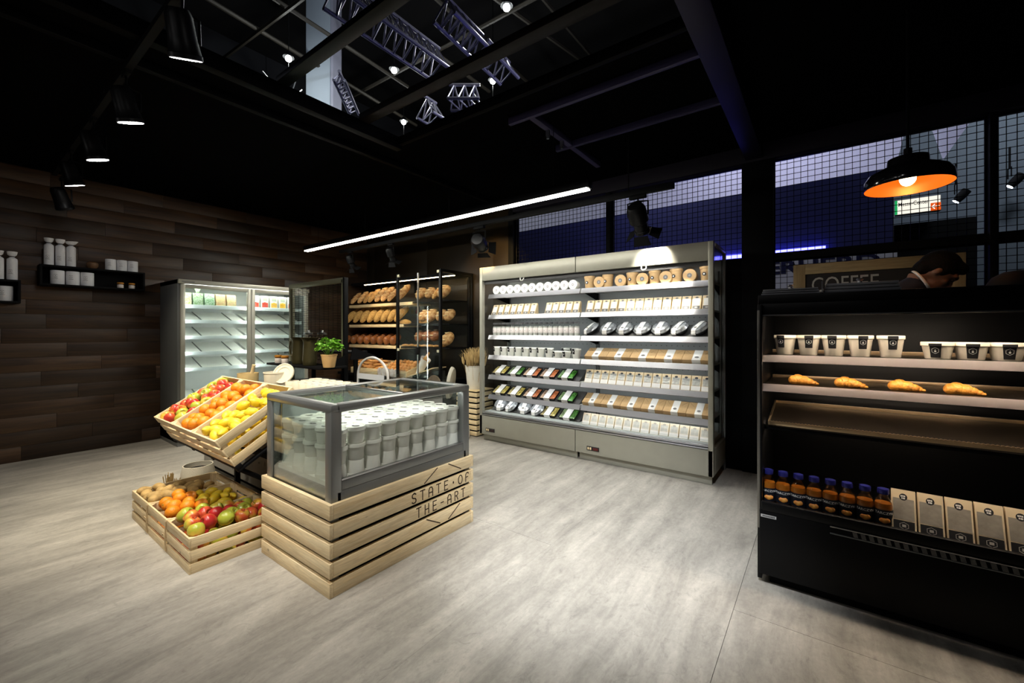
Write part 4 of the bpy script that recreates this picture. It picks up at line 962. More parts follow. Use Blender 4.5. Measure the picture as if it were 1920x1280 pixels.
# basil
bl = empty('basil_plant', spot_on(617, 2.07, SZ + .001))
MB().lathe([(0, 0), (.048, 0), (.050, .004), (.068, .105), (.071, .106), (.072, .118), (.066, .118), (.062, .10), (0, .098)], 26).ob('pot', M_TERRA, bl)
MB().lathe([(0, .10), (.062, .10)], 16).ob('soil', pm('soil', (.02, .013, .008), .95), bl)
leaf = MB()
for s_, nrow in ((1, 0),):
    L_, Wd = .042, .034
    vs = []; fs = []
    for i in range(6):
        t = i / 5; wv = Wd * math.sin(math.pi * min(1, t * .93 + .05)) ** .8 / 2 * (1.15 - .3 * t)
        zc = .012 * math.sin(t * 2.6); vs += [(L_ * t, -wv, zc + .004), (L_ * t, 0, zc - .002), (L_ * t, wv, zc + .004)]
    for i in range(5):
        for k in range(2): fs.append((i * 3 + k, i * 3 + k + 1, i * 3 + k + 4, i * 3 + k + 3))
    leaf.add(vs, fs)
LEAF = leaf.mesh('leaf', M_LEAF, fix=False)
rr = random.Random(5); stm = MB()
for k in range(120):
    th_ = rr.uniform(0, 6.28); ph = math.acos(rr.uniform(-.1, 1)); rad = rr.uniform(.055, .092)
    c = Vector((rad * math.sin(ph) * math.cos(th_) * 1.05, rad * math.sin(ph) * math.sin(th_), .165 + rad * math.cos(ph) * 1.0))
    o = ob('leaf', LEAF, bl, c, Euler((rr.uniform(-.5, .5), rr.uniform(-.4, .6), th_ + rr.uniform(-.8, .8))), rr.uniform(.75, 1.25))
    if k % 5 == 0: stm.tube([(c.x * .15, c.y * .15, .10), (c.x * .6, c.y * .6, (.10 + c.z) / 2 + .02), tuple(c)], .002, 5)
stm.ob('stems', pm('stem_green', (.12, .28, .03), .6), bl)
tag(bl, 'bushy green basil plant in a terracotta pot on the divider shelf', 'plant')
# two glass jars behind the divider grid
gj = [(None, MB().lathe([(0, 0), (.055, 0), (.06, .006), (.06, .13), (.045, .155), (.045, .17)], 24).mesh('glass_jar', M_ACRYL)), ('lid', MB().lathe([(.048, .165), (.049, .168), (.049, .185), (.02, .19), (.015, .21), (0, .212)], 20).mesh('jar_lid', M_CHROME)), ('contents', MB().lathe([(0, .006), (.054, .006), (.054, .09), (0, .10)], 20).mesh('contents', M_WHEAT))]
gs = MB().box(-4.62, -3.75, 2.34, 2.58, 1.075, 1.095, bev=.003).ob('rear_shelf', M_BLACK); tag(gs, 'black shelf behind the grid divider', 'shelf')
for xx in (-4.60, -3.79): MB().box(xx, xx + .02, 2.44, 2.48, .756, 1.075).ob('shelf_leg', M_BLACK, gs)
for i, u in enumerate((578, 604)):
    p = on(u, 640, 1, 2.46); place('glass_jar', gj, (p.x, 2.46, 1.0955), label='clip-top glass jar seen through the divider grid, %s one' % ('left', 'right')[i], cat='jar', group='glass jars behind the grid')
# cream bucket with leaning lid, wooden tub with scoop, white tubs
def gsp(u, y): p = on(u, 700, 1, y); return (p.x, y, GZ + .001)
bk = empty('cream_bucket', gsp(516, 1.66))
MB().lathe([(0, 0), (.070, 0), (.073, .004), (.086, .185), (.090, .187), (.090, .198), (.083, .198), (.071, .01), (0, .006)], 30).ob('body', M_CREAM, bk)
ld = MB().lathe([(0, 0), (.05, 0), (.055, .006), (.075, .006), (.080, .012), (.088, .012), (.088, -.004), (.084, -.006), (0, -.006)], 30).ob('lid', M_CREAM, bk, loc=(.085, .03, .185), rot=(R(62), R(25), R(20)))
tag(bk, 'cream paper bucket with its lid leaning on the rim', 'bucket')
wt = empty('wooden_tub', gsp(465, 1.62))
MB().lathe([(0, 0), (.078, 0), (.080, .003), (.084, .165), (.079, .165), (.075, .02), (0, .012)], 28).ob('body', pm('birch_bark', (.62, .45, .20), .6, var=.2), wt)
MB().tube([(.02, .0, .06), (.045, .01, .15), (.075, .02, .24)], [.012, .013, .015], 10).ob('scoop_handle', pm('scoop_wood', (.60, .46, .24), .6), wt)
tag(wt, 'round birch tub with a wooden scoop standing in it', 'tub')
wtb = MB().lathe([(0, 0), (.050, 0), (.052, .003), (.052, .125), (.050, .128), (.043, .128), (.042, .124), (0, .124)], 24)
wov = MB().lathe([(0, .1246), (.02, .1246)], 16, 0, Matrix.Diagonal((1, .5, 1, 1)))
WT = [(None, wtb.mesh('white_canister', M_CREAM)), ('oval_label', wov.mesh('oval_label', M_LABEL))]
k = 0
for r_ in range(3):
    for c_ in range(6):
        x = -3.55 + c_ * .109 + (.05 if r_ % 2 else 0); y = 1.72 + r_ * .10
        place('white_canister', WT, (x, y, GZ + .001), (0, 0, R(20)), 'white lidded canister on the gondola behind the freezer, %s row, %s from left' % (ORD[r_], ORD[c_]), 'canister', 'white canisters on the gondola')
# clear acrylic bin with arched handle
ab = empty('acrylic_bin', (-3.30, 2.42, GZ + .001))
for (x0, x1, y0, y1, z0, z1) in ((-.20, .20, -.12, -.115, 0, .15), (-.20, .20, .115, .12, 0, .18), (-.20, -.195, -.115, .115, 0, .15), (.195, .20, -.115, .115, 0, .15), (-.195, .195, -.115, .115, 0, .005)):
    MB().box(x0, x1, y0, y1, z0, z1).ob('wall', M_ACRYL, ab)
MB().box(-.20, .20, -.125, -.12, .10, .15).ob('white_band', pm('frosted_band', (.62, .64, .66), .25), ab)
arc = [(.225 * math.cos(a) , -.10, .13 + .17 * math.sin(a)) for a in [math.pi * k / 16 for k in range(17)]]
MB().tube([(-.225, -.10, .0)] + arc[::-1] + [(.225, -.10, .0)], .011, 8).ob('arched_handle', pm('frosted_white_tube', (.72, .70, .66), .2), ab)
tag(ab, 'clear acrylic bin with a white arched handle behind the freezer', 'bin')
# ================================================================== BREAD CORNER
RY0 = 3.98
rk = empty('bread_rack', (-5.15, 4.2, 0))
for xx in (-6.32, -5.1, -3.98): MB().box(xx + 5.15, xx + 5.19, 4.33 - 4.2, 4.395 - 4.2, 0, 2.08, bev=.003).ob('rack_upright', M_BLACK, rk)
MB().box(-6.34 + 5.15, -3.94 + 5.15, 4.04 - 4.2, 4.38 - 4.2, 2.05, 2.09, bev=.003).ob('canopy', M_BLACK, rk)
MB().box(-6.0 + 5.15, -3.97 + 5.15, 4.06 - 4.2, 4.08 - 4.2, 2.042, 2.05).ob('light_strip', emis('warm_strip', (1, .80, .50), L_BREAD), rk)
LV = (1.72, 1.40, 1.075)
for n, z in enumerate(LV):
    x1 = (-4.72, -4.92, -4.98)[n]
    MB().box(-6.30 + 5.15, x1 + 5.15, RY0 - 4.2, 4.33 - 4.2, z - .045, z, bev=.003).ob('shelf_board', M_BOARD, rk)
    MB().box(x1 + 5.155, -3.97 + 5.15, RY0 - 4.2, 4.33 - 4.2, z - .02, z - .005, bev=.002).ob('dark_tray', M_BLACK, rk)
    MB().box(-6.30 + 5.15, -3.97 + 5.15, 4.315 - 4.2, 4.325 - 4.2, z, z + .16).ob('back_mirror', M_WALLB, rk)
MB().box(-6.34 + 5.15, -3.97 + 5.15, 3.80 - 4.2, 4.33 - 4.2, .60, .64, bev=.003).ob('lower_shelf', M_BLACK, rk)
MB().box(-6.34 + 5.15, -3.97 + 5.15, 3.86 - 4.2, 4.33 - 4.2, .0, .60, bev=.003).ob('base_cabinet', M_BLACK, rk)
tag(rk, 'black bread rack with pale wooden shelf boards on the back wall', 'rack')
def loaf(nm, mat, L_=.14, Wd=.055, Hh=.05, cuts=3):
    m = MB().sph((0, 0, 0), (L_, Wd, Hh), 20, 12)
    vs = []
    for x, y, z in m.v:
        if z < -Hh * .55: z = -Hh * .55
        if z > 0: z *= 1 + .10 * math.cos(x / L_ * math.pi * cuts * 1.0) 
        vs.append((x, y, z + Hh * .55))
    m.v = vs; return m.mesh(nm, mat)
def slashes(L_, Wd, Hh, n, mat):
    m = MB()
    for i in range(n):
        x = (-.55 + 1.1 * i / (n - 1)) * L_; zt = Hh * math.sqrt(max(0, 1 - (x / L_) ** 2)) * 1.02 + Hh * .55
        m.sph((x, 0, zt), (.008, Wd * .55, .006), 8, 5)
    return m.mesh('crust_slash', mat)
M_SLASH = pm('pale_crumb', (.80, .62, .34), .8)
B_OVAL = loaf('bread_loaf', M_BREADF); B_GOLD = loaf('bread_loaf', M_BREADA); B_ROUND = loaf('bread_loaf', M_BREADF, .10, .095, .065, 2); B_DROUND = loaf('bread_loaf', M_BREADB, .10, .09, .075, 2)
B_SEED = loaf('bread_loaf', M_BREADS, .15, .056, .06, 1); B_DARK = loaf('bread_loaf', M_BREADB, .075, .052, .062, 1)
SL = slashes(.14, .055, .05, 3, M_SLASH); SLR = slashes(.10, .095, .065, 3, M_SLASH); SLD = slashes(.10, .09, .075, 2, M_SLASH)
rr = random.Random(13)
def bread(me, sl, x, y, z, rot, lab, sc=1.0, grp='loaves on the bread rack'):
    o = ob('bread_loaf', me, None, (x, y, z), rot, sc)
    if sl: ob('crust_slash', sl, o)
    tag(o, lab, 'bread', grp)
def xat(u, y): return on(u, 600, 1, y).x
# each loaf leans on its neighbour, end towards the aisle
for i, u in enumerate((668, 681, 692, 703, 716, 728, 738, 757)):
    g_ = (0, 0, 1, 1, 0, 0, 0, 0)[i]
    bread(B_GOLD if g_ else B_OVAL, SL, xat(u, 4.08), 4.10, LV[0] + .118 * (.9, .95, .9, 1.05, 1.1, 1.1, .95, 1.15)[i], (R(rr.uniform(-12, 12)), R(-48), R(90 - 16 + rr.uniform(-6, 6))), 'oval %s loaf on the top bread shelf, %s from the left' % ('golden' if g_ else 'floured', ORD[i]), (.9, .95, .9, 1.05, 1.1, 1.1, .95, 1.15)[i])
for i, u in enumerate((789, 806, 817, 832)):
    bread(B_ROUND if i != 2 else B_GOLD, SLR if i != 2 else SL, xat(u, 4.08), 4.12, LV[0] + .095, (0, R(-50), R(82)), 'round floured loaf on the top shelf behind glass, %s from the left' % ORD[i], (1.0, .95, .8, 1.1)[i])
for i in range(8):
    u = 662 + i * 13
    bread(B_SEED, None, xat(u, 4.06), 4.09, LV[1] + .128, (R(rr.uniform(-8, 8)), R(-46), R(74 + rr.uniform(-4, 4))), 'seed-crusted loaf on the middle bread shelf, %s from the left' % ORD[i], 1.05)
bread(B_SEED, None, xat(760, 4.08), 4.08, LV[1] + .005, (0, 0, R(15)), 'flat seeded loaf lying behind the left glass post', .7)
bread(B_GOLD, SL, xat(786, 4.1), 4.2, LV[1] + .01, (0, 0, R(10)), 'small golden loaf lying on the middle shelf behind glass', .7)
for i, u in enumerate((799, 813, 831, 846)):
    bread(B_ROUND, SLR, xat(u, 4.06), 4.06, LV[1] + .09, (0, R(-50), R(80)), 'pale round loaf on the middle shelf behind glass, %s from the left' % ORD[i], (1, 1.05, .95, .95)[i])
for r_ in range(2):
    for i in range(8):
        u = 654 + i * 12.3 + (5 if r_ else 0)
        bread(B_DARK, None, xat(u, 4.04 + .10 * r_), 4.05 + .12 * r_, LV[2] + .062 + .035 * r_, (0, R(-58), R(88 + rr.uniform(-5, 5))), 'small dark brown loaf on the lower shelf, %s row, %s from the left' % (('front', 'rear')[r_], ORD[i]), 1.0, 'small dark loaves')
for i, (u, dz) in enumerate(((789, .07), (804, .075), (818, .08))):
    bread(B_DROUND, SLD, xat(u, 4.1), 4.12, LV[2] + dz + .05, (0, R(-45), R(84)), 'round dark loaf on the lower shelf behind glass, %s from the left' % ORD[i], .95)
bread(B_ROUND, SLR, xat(843, 4.06), 4.06, LV[2] + .095, (0, R(-55), R(82)), 'brown rustic loaf at the right end of the lower shelf', 1.05)
for i in range(7):
    bread(B_GOLD, None, xat(757 + i * 11.5, 4.0), 4.03, LV[2] + .0, (0, 0, R(80 + rr.uniform(-10, 10))), 'small croissant-shaped roll on the lower shelf behind glass, %s from the left' % ORD[i], .42, 'small rolls behind glass')
# wooden bins of rolls and sticks on the lower shelf
def bin_(x0, x1, label):
    o = empty('bread_bin', ((x0 + x1) / 2, 3.95, .641)); c = (x0 + x1) / 2
    MB().box(x0 - c, x1 - c, -.13, -.115, 0, .09, bev=.002).ob('front_board', M_BOARD, o); MB().box(x0 - c, x1 - c, .20, .215, 0, .20, bev=.002).ob('back_board', M_BOARD, o)
    for s_ in (x0, x1 - .015): MB().prism([(-.115, 0), (.20, 0), (.20, .19), (-.115, .085)], 'yz', s_ - c, s_ - c + .015).ob('side_board', M_BOARD, o)
    MB().box(x0 - c + .015, x1 - c - .015, -.115, .20, 0, .012).ob('bottom_board', M_BOARD, o)
    tag(o, label, 'bin', 'wooden bread bins')
bin_(-6.0, -5.32, 'wooden bin of thin bread sticks behind the acrylic bin'); bin_(-5.30, -4.66, 'wooden bin heaped with small round rolls')
STK = MB().tube([(-.14, 0, .0), (-.07, .004, .006), (0, -.004, .008), (.07, .003, .006), (.14, 0, 0)], [.012, .018, .019, .018, .010], 9).mesh('bread_stick', M_ROLL)
for k in range(26):
    r_, c_ = divmod(k, 9)
    o = ob('bread_stick', STK, None, (-5.95 + c_ * .066 + rr.uniform(-.01, .01), 3.96 + r_ * .03, .73 + r_ * .042 + rr.uniform(0, .01)), (rr.uniform(-.2, .3), rr.uniform(-.3, .3), R(rr.uniform(20, 75))))
    tag(o, 'golden bread stick in the wooden bin, %s row, %s from left' % (ORD[r_], ORD[c_]), 'bread', 'bread sticks in the bin')
ROL = loaf('bread_roll', M_ROLL, .042, .036, .034, 1)
for k in range(28):
    r_, c_ = divmod(k, 7); x = -5.24 + c_ * .083 + (.04 if r_ % 2 else 0)
    o = ob('bread_roll', ROL, None, (x, 3.90 + r_ * .066, .700 + r_ * .035 + rr.uniform(0, .012)), (rr.uniform(-.4, .4), rr.uniform(-.4, .4), rr.uniform(0, 3)), 1.0)
    tag(o, 'small round roll in the roll bin, row %s from the front, %s from left' % (ORD[r_], ORD[c_]), 'bread', 'rolls in the bin')
pw_ = MB()
for k in range(5): pw_.prism([(-5.28 + k * .10, .645), (-5.20 + k * .10, .645), (-5.19 + k * .10, .745), (-5.24 + k * .10, .765), (-5.285 + k * .10, .735)], 'xz', 3.800 - .002 * k, 3.802 - .002 * k)
tag(pw_.ob('wrapping_paper', pm('printed_paper', (.80, .77, .74), .7, tint=(.55, .45, .42), nscale=14), smooth=False), 'crumpled printed paper standing before the roll bin', 'paper')
# glass bread cabinet in front of the rack
GYF, GXA, GXB, GZT = 3.765, -4.81, -3.92, 2.10
gc = empty('glass_bread_cabinet', ((GXA + GXB) / 2, GYF, 0)); cx_ = (GXA + GXB) / 2
for (xx, yy) in ((GXA, GYF), (GXB - .035, GYF), (GXB - .035, 4.36)): MB().box(xx - cx_, xx + .035 - cx_, yy - GYF, yy - GYF + .035, 0, GZT, bev=.002).ob('upright', M_BLACKG, gc)
MB().box(GXB - .035 - cx_, GXB - cx_, .035, 4.36 - GYF, GZT - .04, GZT, bev=.002).ob('top_rail', M_BLACKG, gc)
MB().box(GXA + .035 - cx_, GXB - .035 - cx_, .012, .018, .66, GZT - .01).ob('front_pane', M_GLASS, gc)
MB().box(GXB - .022 - cx_, GXB - .016 - cx_, .035, 4.36 - GYF, .2, GZT - .04).ob('side_pane', M_GLASS, gc)
MB().box((GXA + GXB) / 2 - .006 - cx_, (GXA + GXB) / 2 + .006 - cx_, .004, .024, .66, GZT - .02).ob('pane_joint', M_CHROME, gc)
for xx in (GXA + .025, GXB - .065):
    for zz in (GZT - .05, 1.02): MB().box(xx - cx_, xx + .04 - cx_, -.004, .012, zz, zz + .035, bev=.002).ob('pane_clamp', pm('pale_clamp', (.60, .56, .40), .35, metal=.3), gc)
MB().box((GXA + GXB) / 2 - .02 - cx_, (GXA + GXB) / 2 + .02 - cx_, -.012, .012, .98, 1.08, bev=.004).ob('door_handle', M_BLACK, gc)
tag(gc, 'black framed glass cabinet enclosing the right end of the bread rack', 'cabinet')
# baguette in paper, sloped tray
tray = empty('sloped_tray', (-4.36, 3.95, .641))
MB().box(-.27, .27, -.12, .12, 0, .012, 0, 0, Matrix.Rotation(R(-16), 4, 'Y') @ Matrix.Translation((0, 0, .09))).ob('tray_board', M_BOARD, tray)
MB().box(-.2, -.15, -.1, .1, 0, .05).box(.18, .23, -.1, .1, 0, .12).ob('tray_feet', M_BLACK, tray); tag(tray, 'sloped wooden bread tray inside the glass cabinet', 'tray')
bg = empty('wrapped_baguette', (-4.42, 3.93, .80), (0, R(-58), R(10)))
MB().tube([(-.16, 0, .03), (-.05, 0, .035), (.10, 0, .035), (.22, 0, .03)], [.02, .032, .032, .012], 12).ob('baguette', M_BREADA, bg)
MB().lathe([(.03, -.12), (.05, -.02), (.055, .08), (.075, .16)], 14, 0, Matrix.Translation((-.04, 0, .03)) @ Matrix.Rotation(R(90), 4, 'Y')).ob('paper_sleeve', M_PAPER, bg)
tag(bg, 'baguette in a white paper sleeve inside the glass cabinet', 'bread')
# round boards, wheat bucket, crates and sacks beside the fridge
rb = MB().lathe([(0, 0), (.17, 0), (.175, .006), (.175, .014), (.17, .02), (0, .02)], 36).ob('round_board', pm('dark_board_wood', (.12, .085, .05), .6, var=.3), loc=(-4.0 + .02, 3.70, .56), rot=(R(80), 0, R(-8)))
tag(rb, 'dark round wooden board leaning on the glass cabinet', 'board')
sp_ = empty('board_stand', (-3.98, 3.70, 0)); MB().box(-.20, .16, -.05, .045, 0, .37, bev=.004).ob('box', M_BLACK, sp_); tag(sp_, 'black box the round board leans on', 'box')
wc = empty('wheat_crate', (-3.56, 4.02, 0))
for i in range(8): MB().box(-.17, .17, -.16, -.142, .012 + i * .068, .012 + i * .068 + .047, bev=.001).ob('front_slat', M_PINE[0], wc)
for i in range(8): MB().box(-.17, -.152, -.142, .16, .012 + i * .068, .012 + i * .068 + .047, bev=.001).ob('side_slat', M_PINE[1], wc)
for i in range(8): MB().box(.152, .17, -.142, .16, .012 + i * .068, .012 + i * .068 + .047, bev=.001).ob('side_slat', M_PINE[1], wc)
MB().box(-.15, .15, -.14, .15, 0, .55).ob('carcass', M_BLACK, wc); MB().box(-.175, .175, -.165, .165, .552, .566, bev=.002).ob('top_board', M_BOARD, wc)
tag(wc, 'tall pine slatted stand under the wheat bucket', 'stand')
wbk = empty('wheat_bucket', (-3.54, 3.99, .567))
MB().lathe([(0, 0), (.088, 0), (.09, .004), (.116, .285), (.121, .288), (.121, .296), (.113, .296), (.09, .02), (0, .01)], 30).ob('bucket', pm('cream_enamel', (.80, .76, .66), .45), wbk)
wm = MB(); rr2 = random.Random(17)
for k in range(110):
    a = rr2.uniform(0, 6.28); r0 = rr2.uniform(0, .09); r1 = r0 + rr2.uniform(.0, .09); hh = rr2.uniform(.29, .40)
    p0 = (r0 * math.cos(a), r0 * math.sin(a), .05); p1 = (r1 * math.cos(a), r1 * math.sin(a), hh)
    wm.tube([p0, p1], .002, 4)
    d = Vector((p1[0] - p0[0], p1[1] - p0[1], hh - .05)).normalized()
    Mx = Matrix.Translation(p1) @ d.to_track_quat('Z', 'Y').to_matrix().to_4x4()
    wm.lathe([(0, -.01), (.012, .01), (.013, .04), (.007, .075), (0, .095)], 6, 0, Mx)
    for q in range(3): wm.tube([tuple(Mx @ Vector((0, 0, .03 + .02 * q))), tuple(Mx @ Vector((rr2.uniform(-.03, .03), rr2.uniform(-.03, .03), .13)))], .0012, 3)
e_ = wm.ob('wheat_ears', M_WHEAT, wbk); e_['kind'] = 'stuff'
tag(wbk, 'cream bucket of dried wheat ears left of the open fridge', 'bucket')
ot = MB().lathe([(0, 0), (.19, 0), (.20, .01), (.21, .04), (.205, .042), (.19, .014), (0, .008)], 36, 0, Matrix.Diagonal((.62, 1, 1, 1))).ob('oval_tray', pm('pale_enamel', (.60, .57, .47), .4), loc=(-3.80, 3.86, .63), rot=(R(82), 0, R(-64)))
tag(ot, 'pale oval tray leaning beside the wheat bucket', 'tray')
tsd = MB().box(-3.93, -3.74, 3.80, 3.95, 0, .43, bev=.004).ob('tray_stand', M_BLACK); tag(tsd, 'black box the oval tray rests on', 'box')
for i, (x, y, s_) in enumerate(((-3.50, 3.74, 1.0), (-3.63, 3.70, .92))):
    m = MB().lathe([(0, 0), (.06, 0), (.085, .02), (.09, .08), (.075, .16), (.045, .21), (.025, .235), (.03, .26), (.0, .262)], 22)
    rr3 = random.Random(i); m.v = [(a * (1 + .05 * math.sin(c * 50 + b * 30)), b * .8, c) for a, b, c in m.v]
    tag(m.ob('flour_sack', M_SACK, loc=(x, y, 0), rot=(0, 0, R(30 * i))), ('white cloth sack on the floor touching the fridge corner', 'white cloth sack on the floor partly behind the freezer')[i], 'sack', 'cloth sacks on the floor')
    bpy.data.objects[-1].scale = (s_,) * 3 if False else bpy.data.objects[-1].scale
# ================================================================== OPEN MULTIDECK FRIDGE
QX0, QX1, QM, QF, QB, QT = -3.282, -.722, -2.005, 3.79, 4.38, 2.05
SHZ = (1.735, 1.488, 1.245, 1.005, .768, .530); DECK = .345
fg = empty('open_fridge', ((QX0 + QX1) / 2, QF, 0)); qx = (QX0 + QX1) / 2
def fb(n, x0, x1, y0, y1, z0, z1, m, bev=.003, par=fg): return MB().box(x0 - qx, x1 - qx, y0 - QF, y1 - QF, z0, z1, bev=bev).ob(n, m, par)
fb('back_panel', QX0 + .02, QX1 - .02, 4.335, QB, .07, QT - .02, M_INNER)
fb('top_panel', QX0, QX1, 3.90, QB, QT - .03, QT, M_STEELG)
for (a, b2) in ((QX0, QM - .001), (QM + .001, QX1)):
    hp = fb('header_panel', a + .003, b2 - .003, QF + .005, QF + .04, 1.893, QT, M_STEELG)
    fb('base_panel', a + .003, b2 - .003, QF, QF + .04, .080, .300, M_STEELG)
    fb('kick_plate', a + .02, b2 - (.002 if b2 < QX1 - .1 else .02), QF + .055, QF + .07, 0, .078, M_STEELG)
    xm = a + .62 + (.08 if b2 > -1 else 0)
    MB().tube([(xm - .022 - qx, .0, 1.89), (xm - .022 - qx, -.005, 1.868), (xm - .012 - qx, -.008, 1.858), (xm + .012 - qx, -.008, 1.858), (xm + .022 - qx, -.005, 1.868), (xm + .022 - qx, .0, 1.89)], .006, 8).ob('blind_handle', M_WHITE, fg)
    cx2 = a + .10 if b2 < -1 else a + .13
    cp = fb('control_panel', cx2, cx2 + .13, QF - .006, QF + .002, .118, .158, M_LABEL, .001)
    for q in (.018, .042): fb('switch', cx2 + q - .008, cx2 + q + .008, QF - .010, QF - .005, .126, .150, pm('warm_switch', (.75, .60, .35), .4), .001, cp)
    fb('display', cx2 + .068, cx2 + .122, QF - .009, QF - .005, .126, .150, pm('display_dark', (.03, .012, .010), .3) if b2 < -1 else pm('display_red', (.09, .01, .008), .3), 0, cp)
fb('canopy_lip', QX0 + .04, QX1 - .04, QF + .042, QF + .056, 1.852, 1.893, pm('dark_soffit', (.06, .06, .063), .5), .001)
fb('canopy_soffit', QX0 + .02, QX1 - .02, QF + .04, QF + .16, 1.880, 1.893, pm('dark_soffit', (.12, .12, .125), .5))
for a in (QX0, QX1 - .04):
    fb('end_post', a, a + .04, QF, QF + .05, .08 if a < -3 else .08, QT, M_STEELG)
    fb('end_pane', a + .014, a + .026, QF + .05, 4.335, .30, QT - .03, M_GLASS, 0)
    fb('end_base', a, a + .04, QF + .05, QB, .08, .30, M_STEELG)
    fb('rear_post', a, a + .04, 4.335, QB, 0, QT, M_STEELD)
fb('bumper_rail', QX0 + .04, QX1 - .04, QF - .006, QF + .03, .306, .318, M_CHROME); fb('bumper_rail', QX0 + .04, QX1 - .04, QF + .006, QF + .05, .324, .340, M_CHROME)
fb('deck', QX0 + .04, QX1 - .04, QF + .05, 4.335, .30, DECK, M_INNER)
fb('deck_lip', QX0 + .04, QX1 - .04, QF + .05, QF + .062, DECK, DECK + .028, M_ACRYL, 0)
LEDS = emis('shelf_led', (.97, 1, 1), L_FRIDGE); LEDC = emis('canopy_led', (1, .99, .95), L_CANOPY)
fb('canopy_light', QX0 + .08, QX1 - .08, QF + .062, QF + .085, 1.870, 1.879, LEDC, 0)
for (a, b2) in ((QX0 + .045, QM - .006), (QM + .006, QX1 - .045)):
    for n, z in enumerate(SHZ):
        s_ = fb('shelf', a, b2, 3.915, 4.333, z - .018, z, M_INNER, .002)
        pr_ = MB().prism([(0, .004), (-.022, -.046), (-.016, -.050), (.006, 0)], 'yz', a - qx, b2 - qx).ob('price_rail', pm('silver_rail', (.34, .34, .36), .35, metal=.8), s_); pr_.location = (0, 3.913 - QF, z)
        fb('shelf_light', a + .06, b2 - .06, 3.903, 3.914, z - .034, z - .026, LEDS, 0, s_)
        for xx in (a + .002, b2 - .008): MB().prism([(3.94 - QF, z - .018), (4.33 - QF, z - .018), (4.33 - QF, z - .10), (4.24 - QF, z - .08)], 'yz', xx - qx, xx + .006 - qx).ob('bracket', M_BLACK, s_, smooth=False)
    fb('rear_channel', a, a + .016, 4.318, 4.334, DECK, 1.86, M_STEELD); fb('rear_channel', b2 - .016, b2, 4.318, 4.334, DECK, 1.86, M_STEELD)
hol = MB()
for z in [zz + d for zz in (1.245, 1.005, .768, .530, .345) for d in (.145, .185)]:
    x = QX0 + .1
    while x < QX1 - .08: hol.box(x - qx - .004, x - qx + .004, 4.3335 - QF, 4.336 - QF, z - .004, z + .004); x += .052
h_ = hol.ob('perforation', M_STEELD, fg, smooth=False, fix=False); h_['kind'] = 'stuff'
# sloped inserts that tip the packs towards the customer
RT_ = R(30); RD = .19
def riser(x0, x1, z):
    MB().prism([(3.93 - QF, z + .0005), (3.93 + RD - QF, z + .0005), (3.93 + RD - QF, z + RD * math.tan(RT_))], 'yz', x0 - qx, x1 - qx).ob('sloped_insert', pm('smoke_insert', (.10, .10, .10), .4), fg, smooth=False)
LB, RB = (QX0 + .06, QM - .03), (QM + .02, QX1 - .05)
riser(*LB, SHZ[4]); riser(*LB, SHZ[5]); riser(RB[0], RB[1], SHZ[2]); riser(*RB, SHZ[3]); riser(*RB, SHZ[5]); riser(LB[0], LB[1], DECK)
tag(fg, 'long grey open multideck fridge stocked with packaged food', 'fridge')

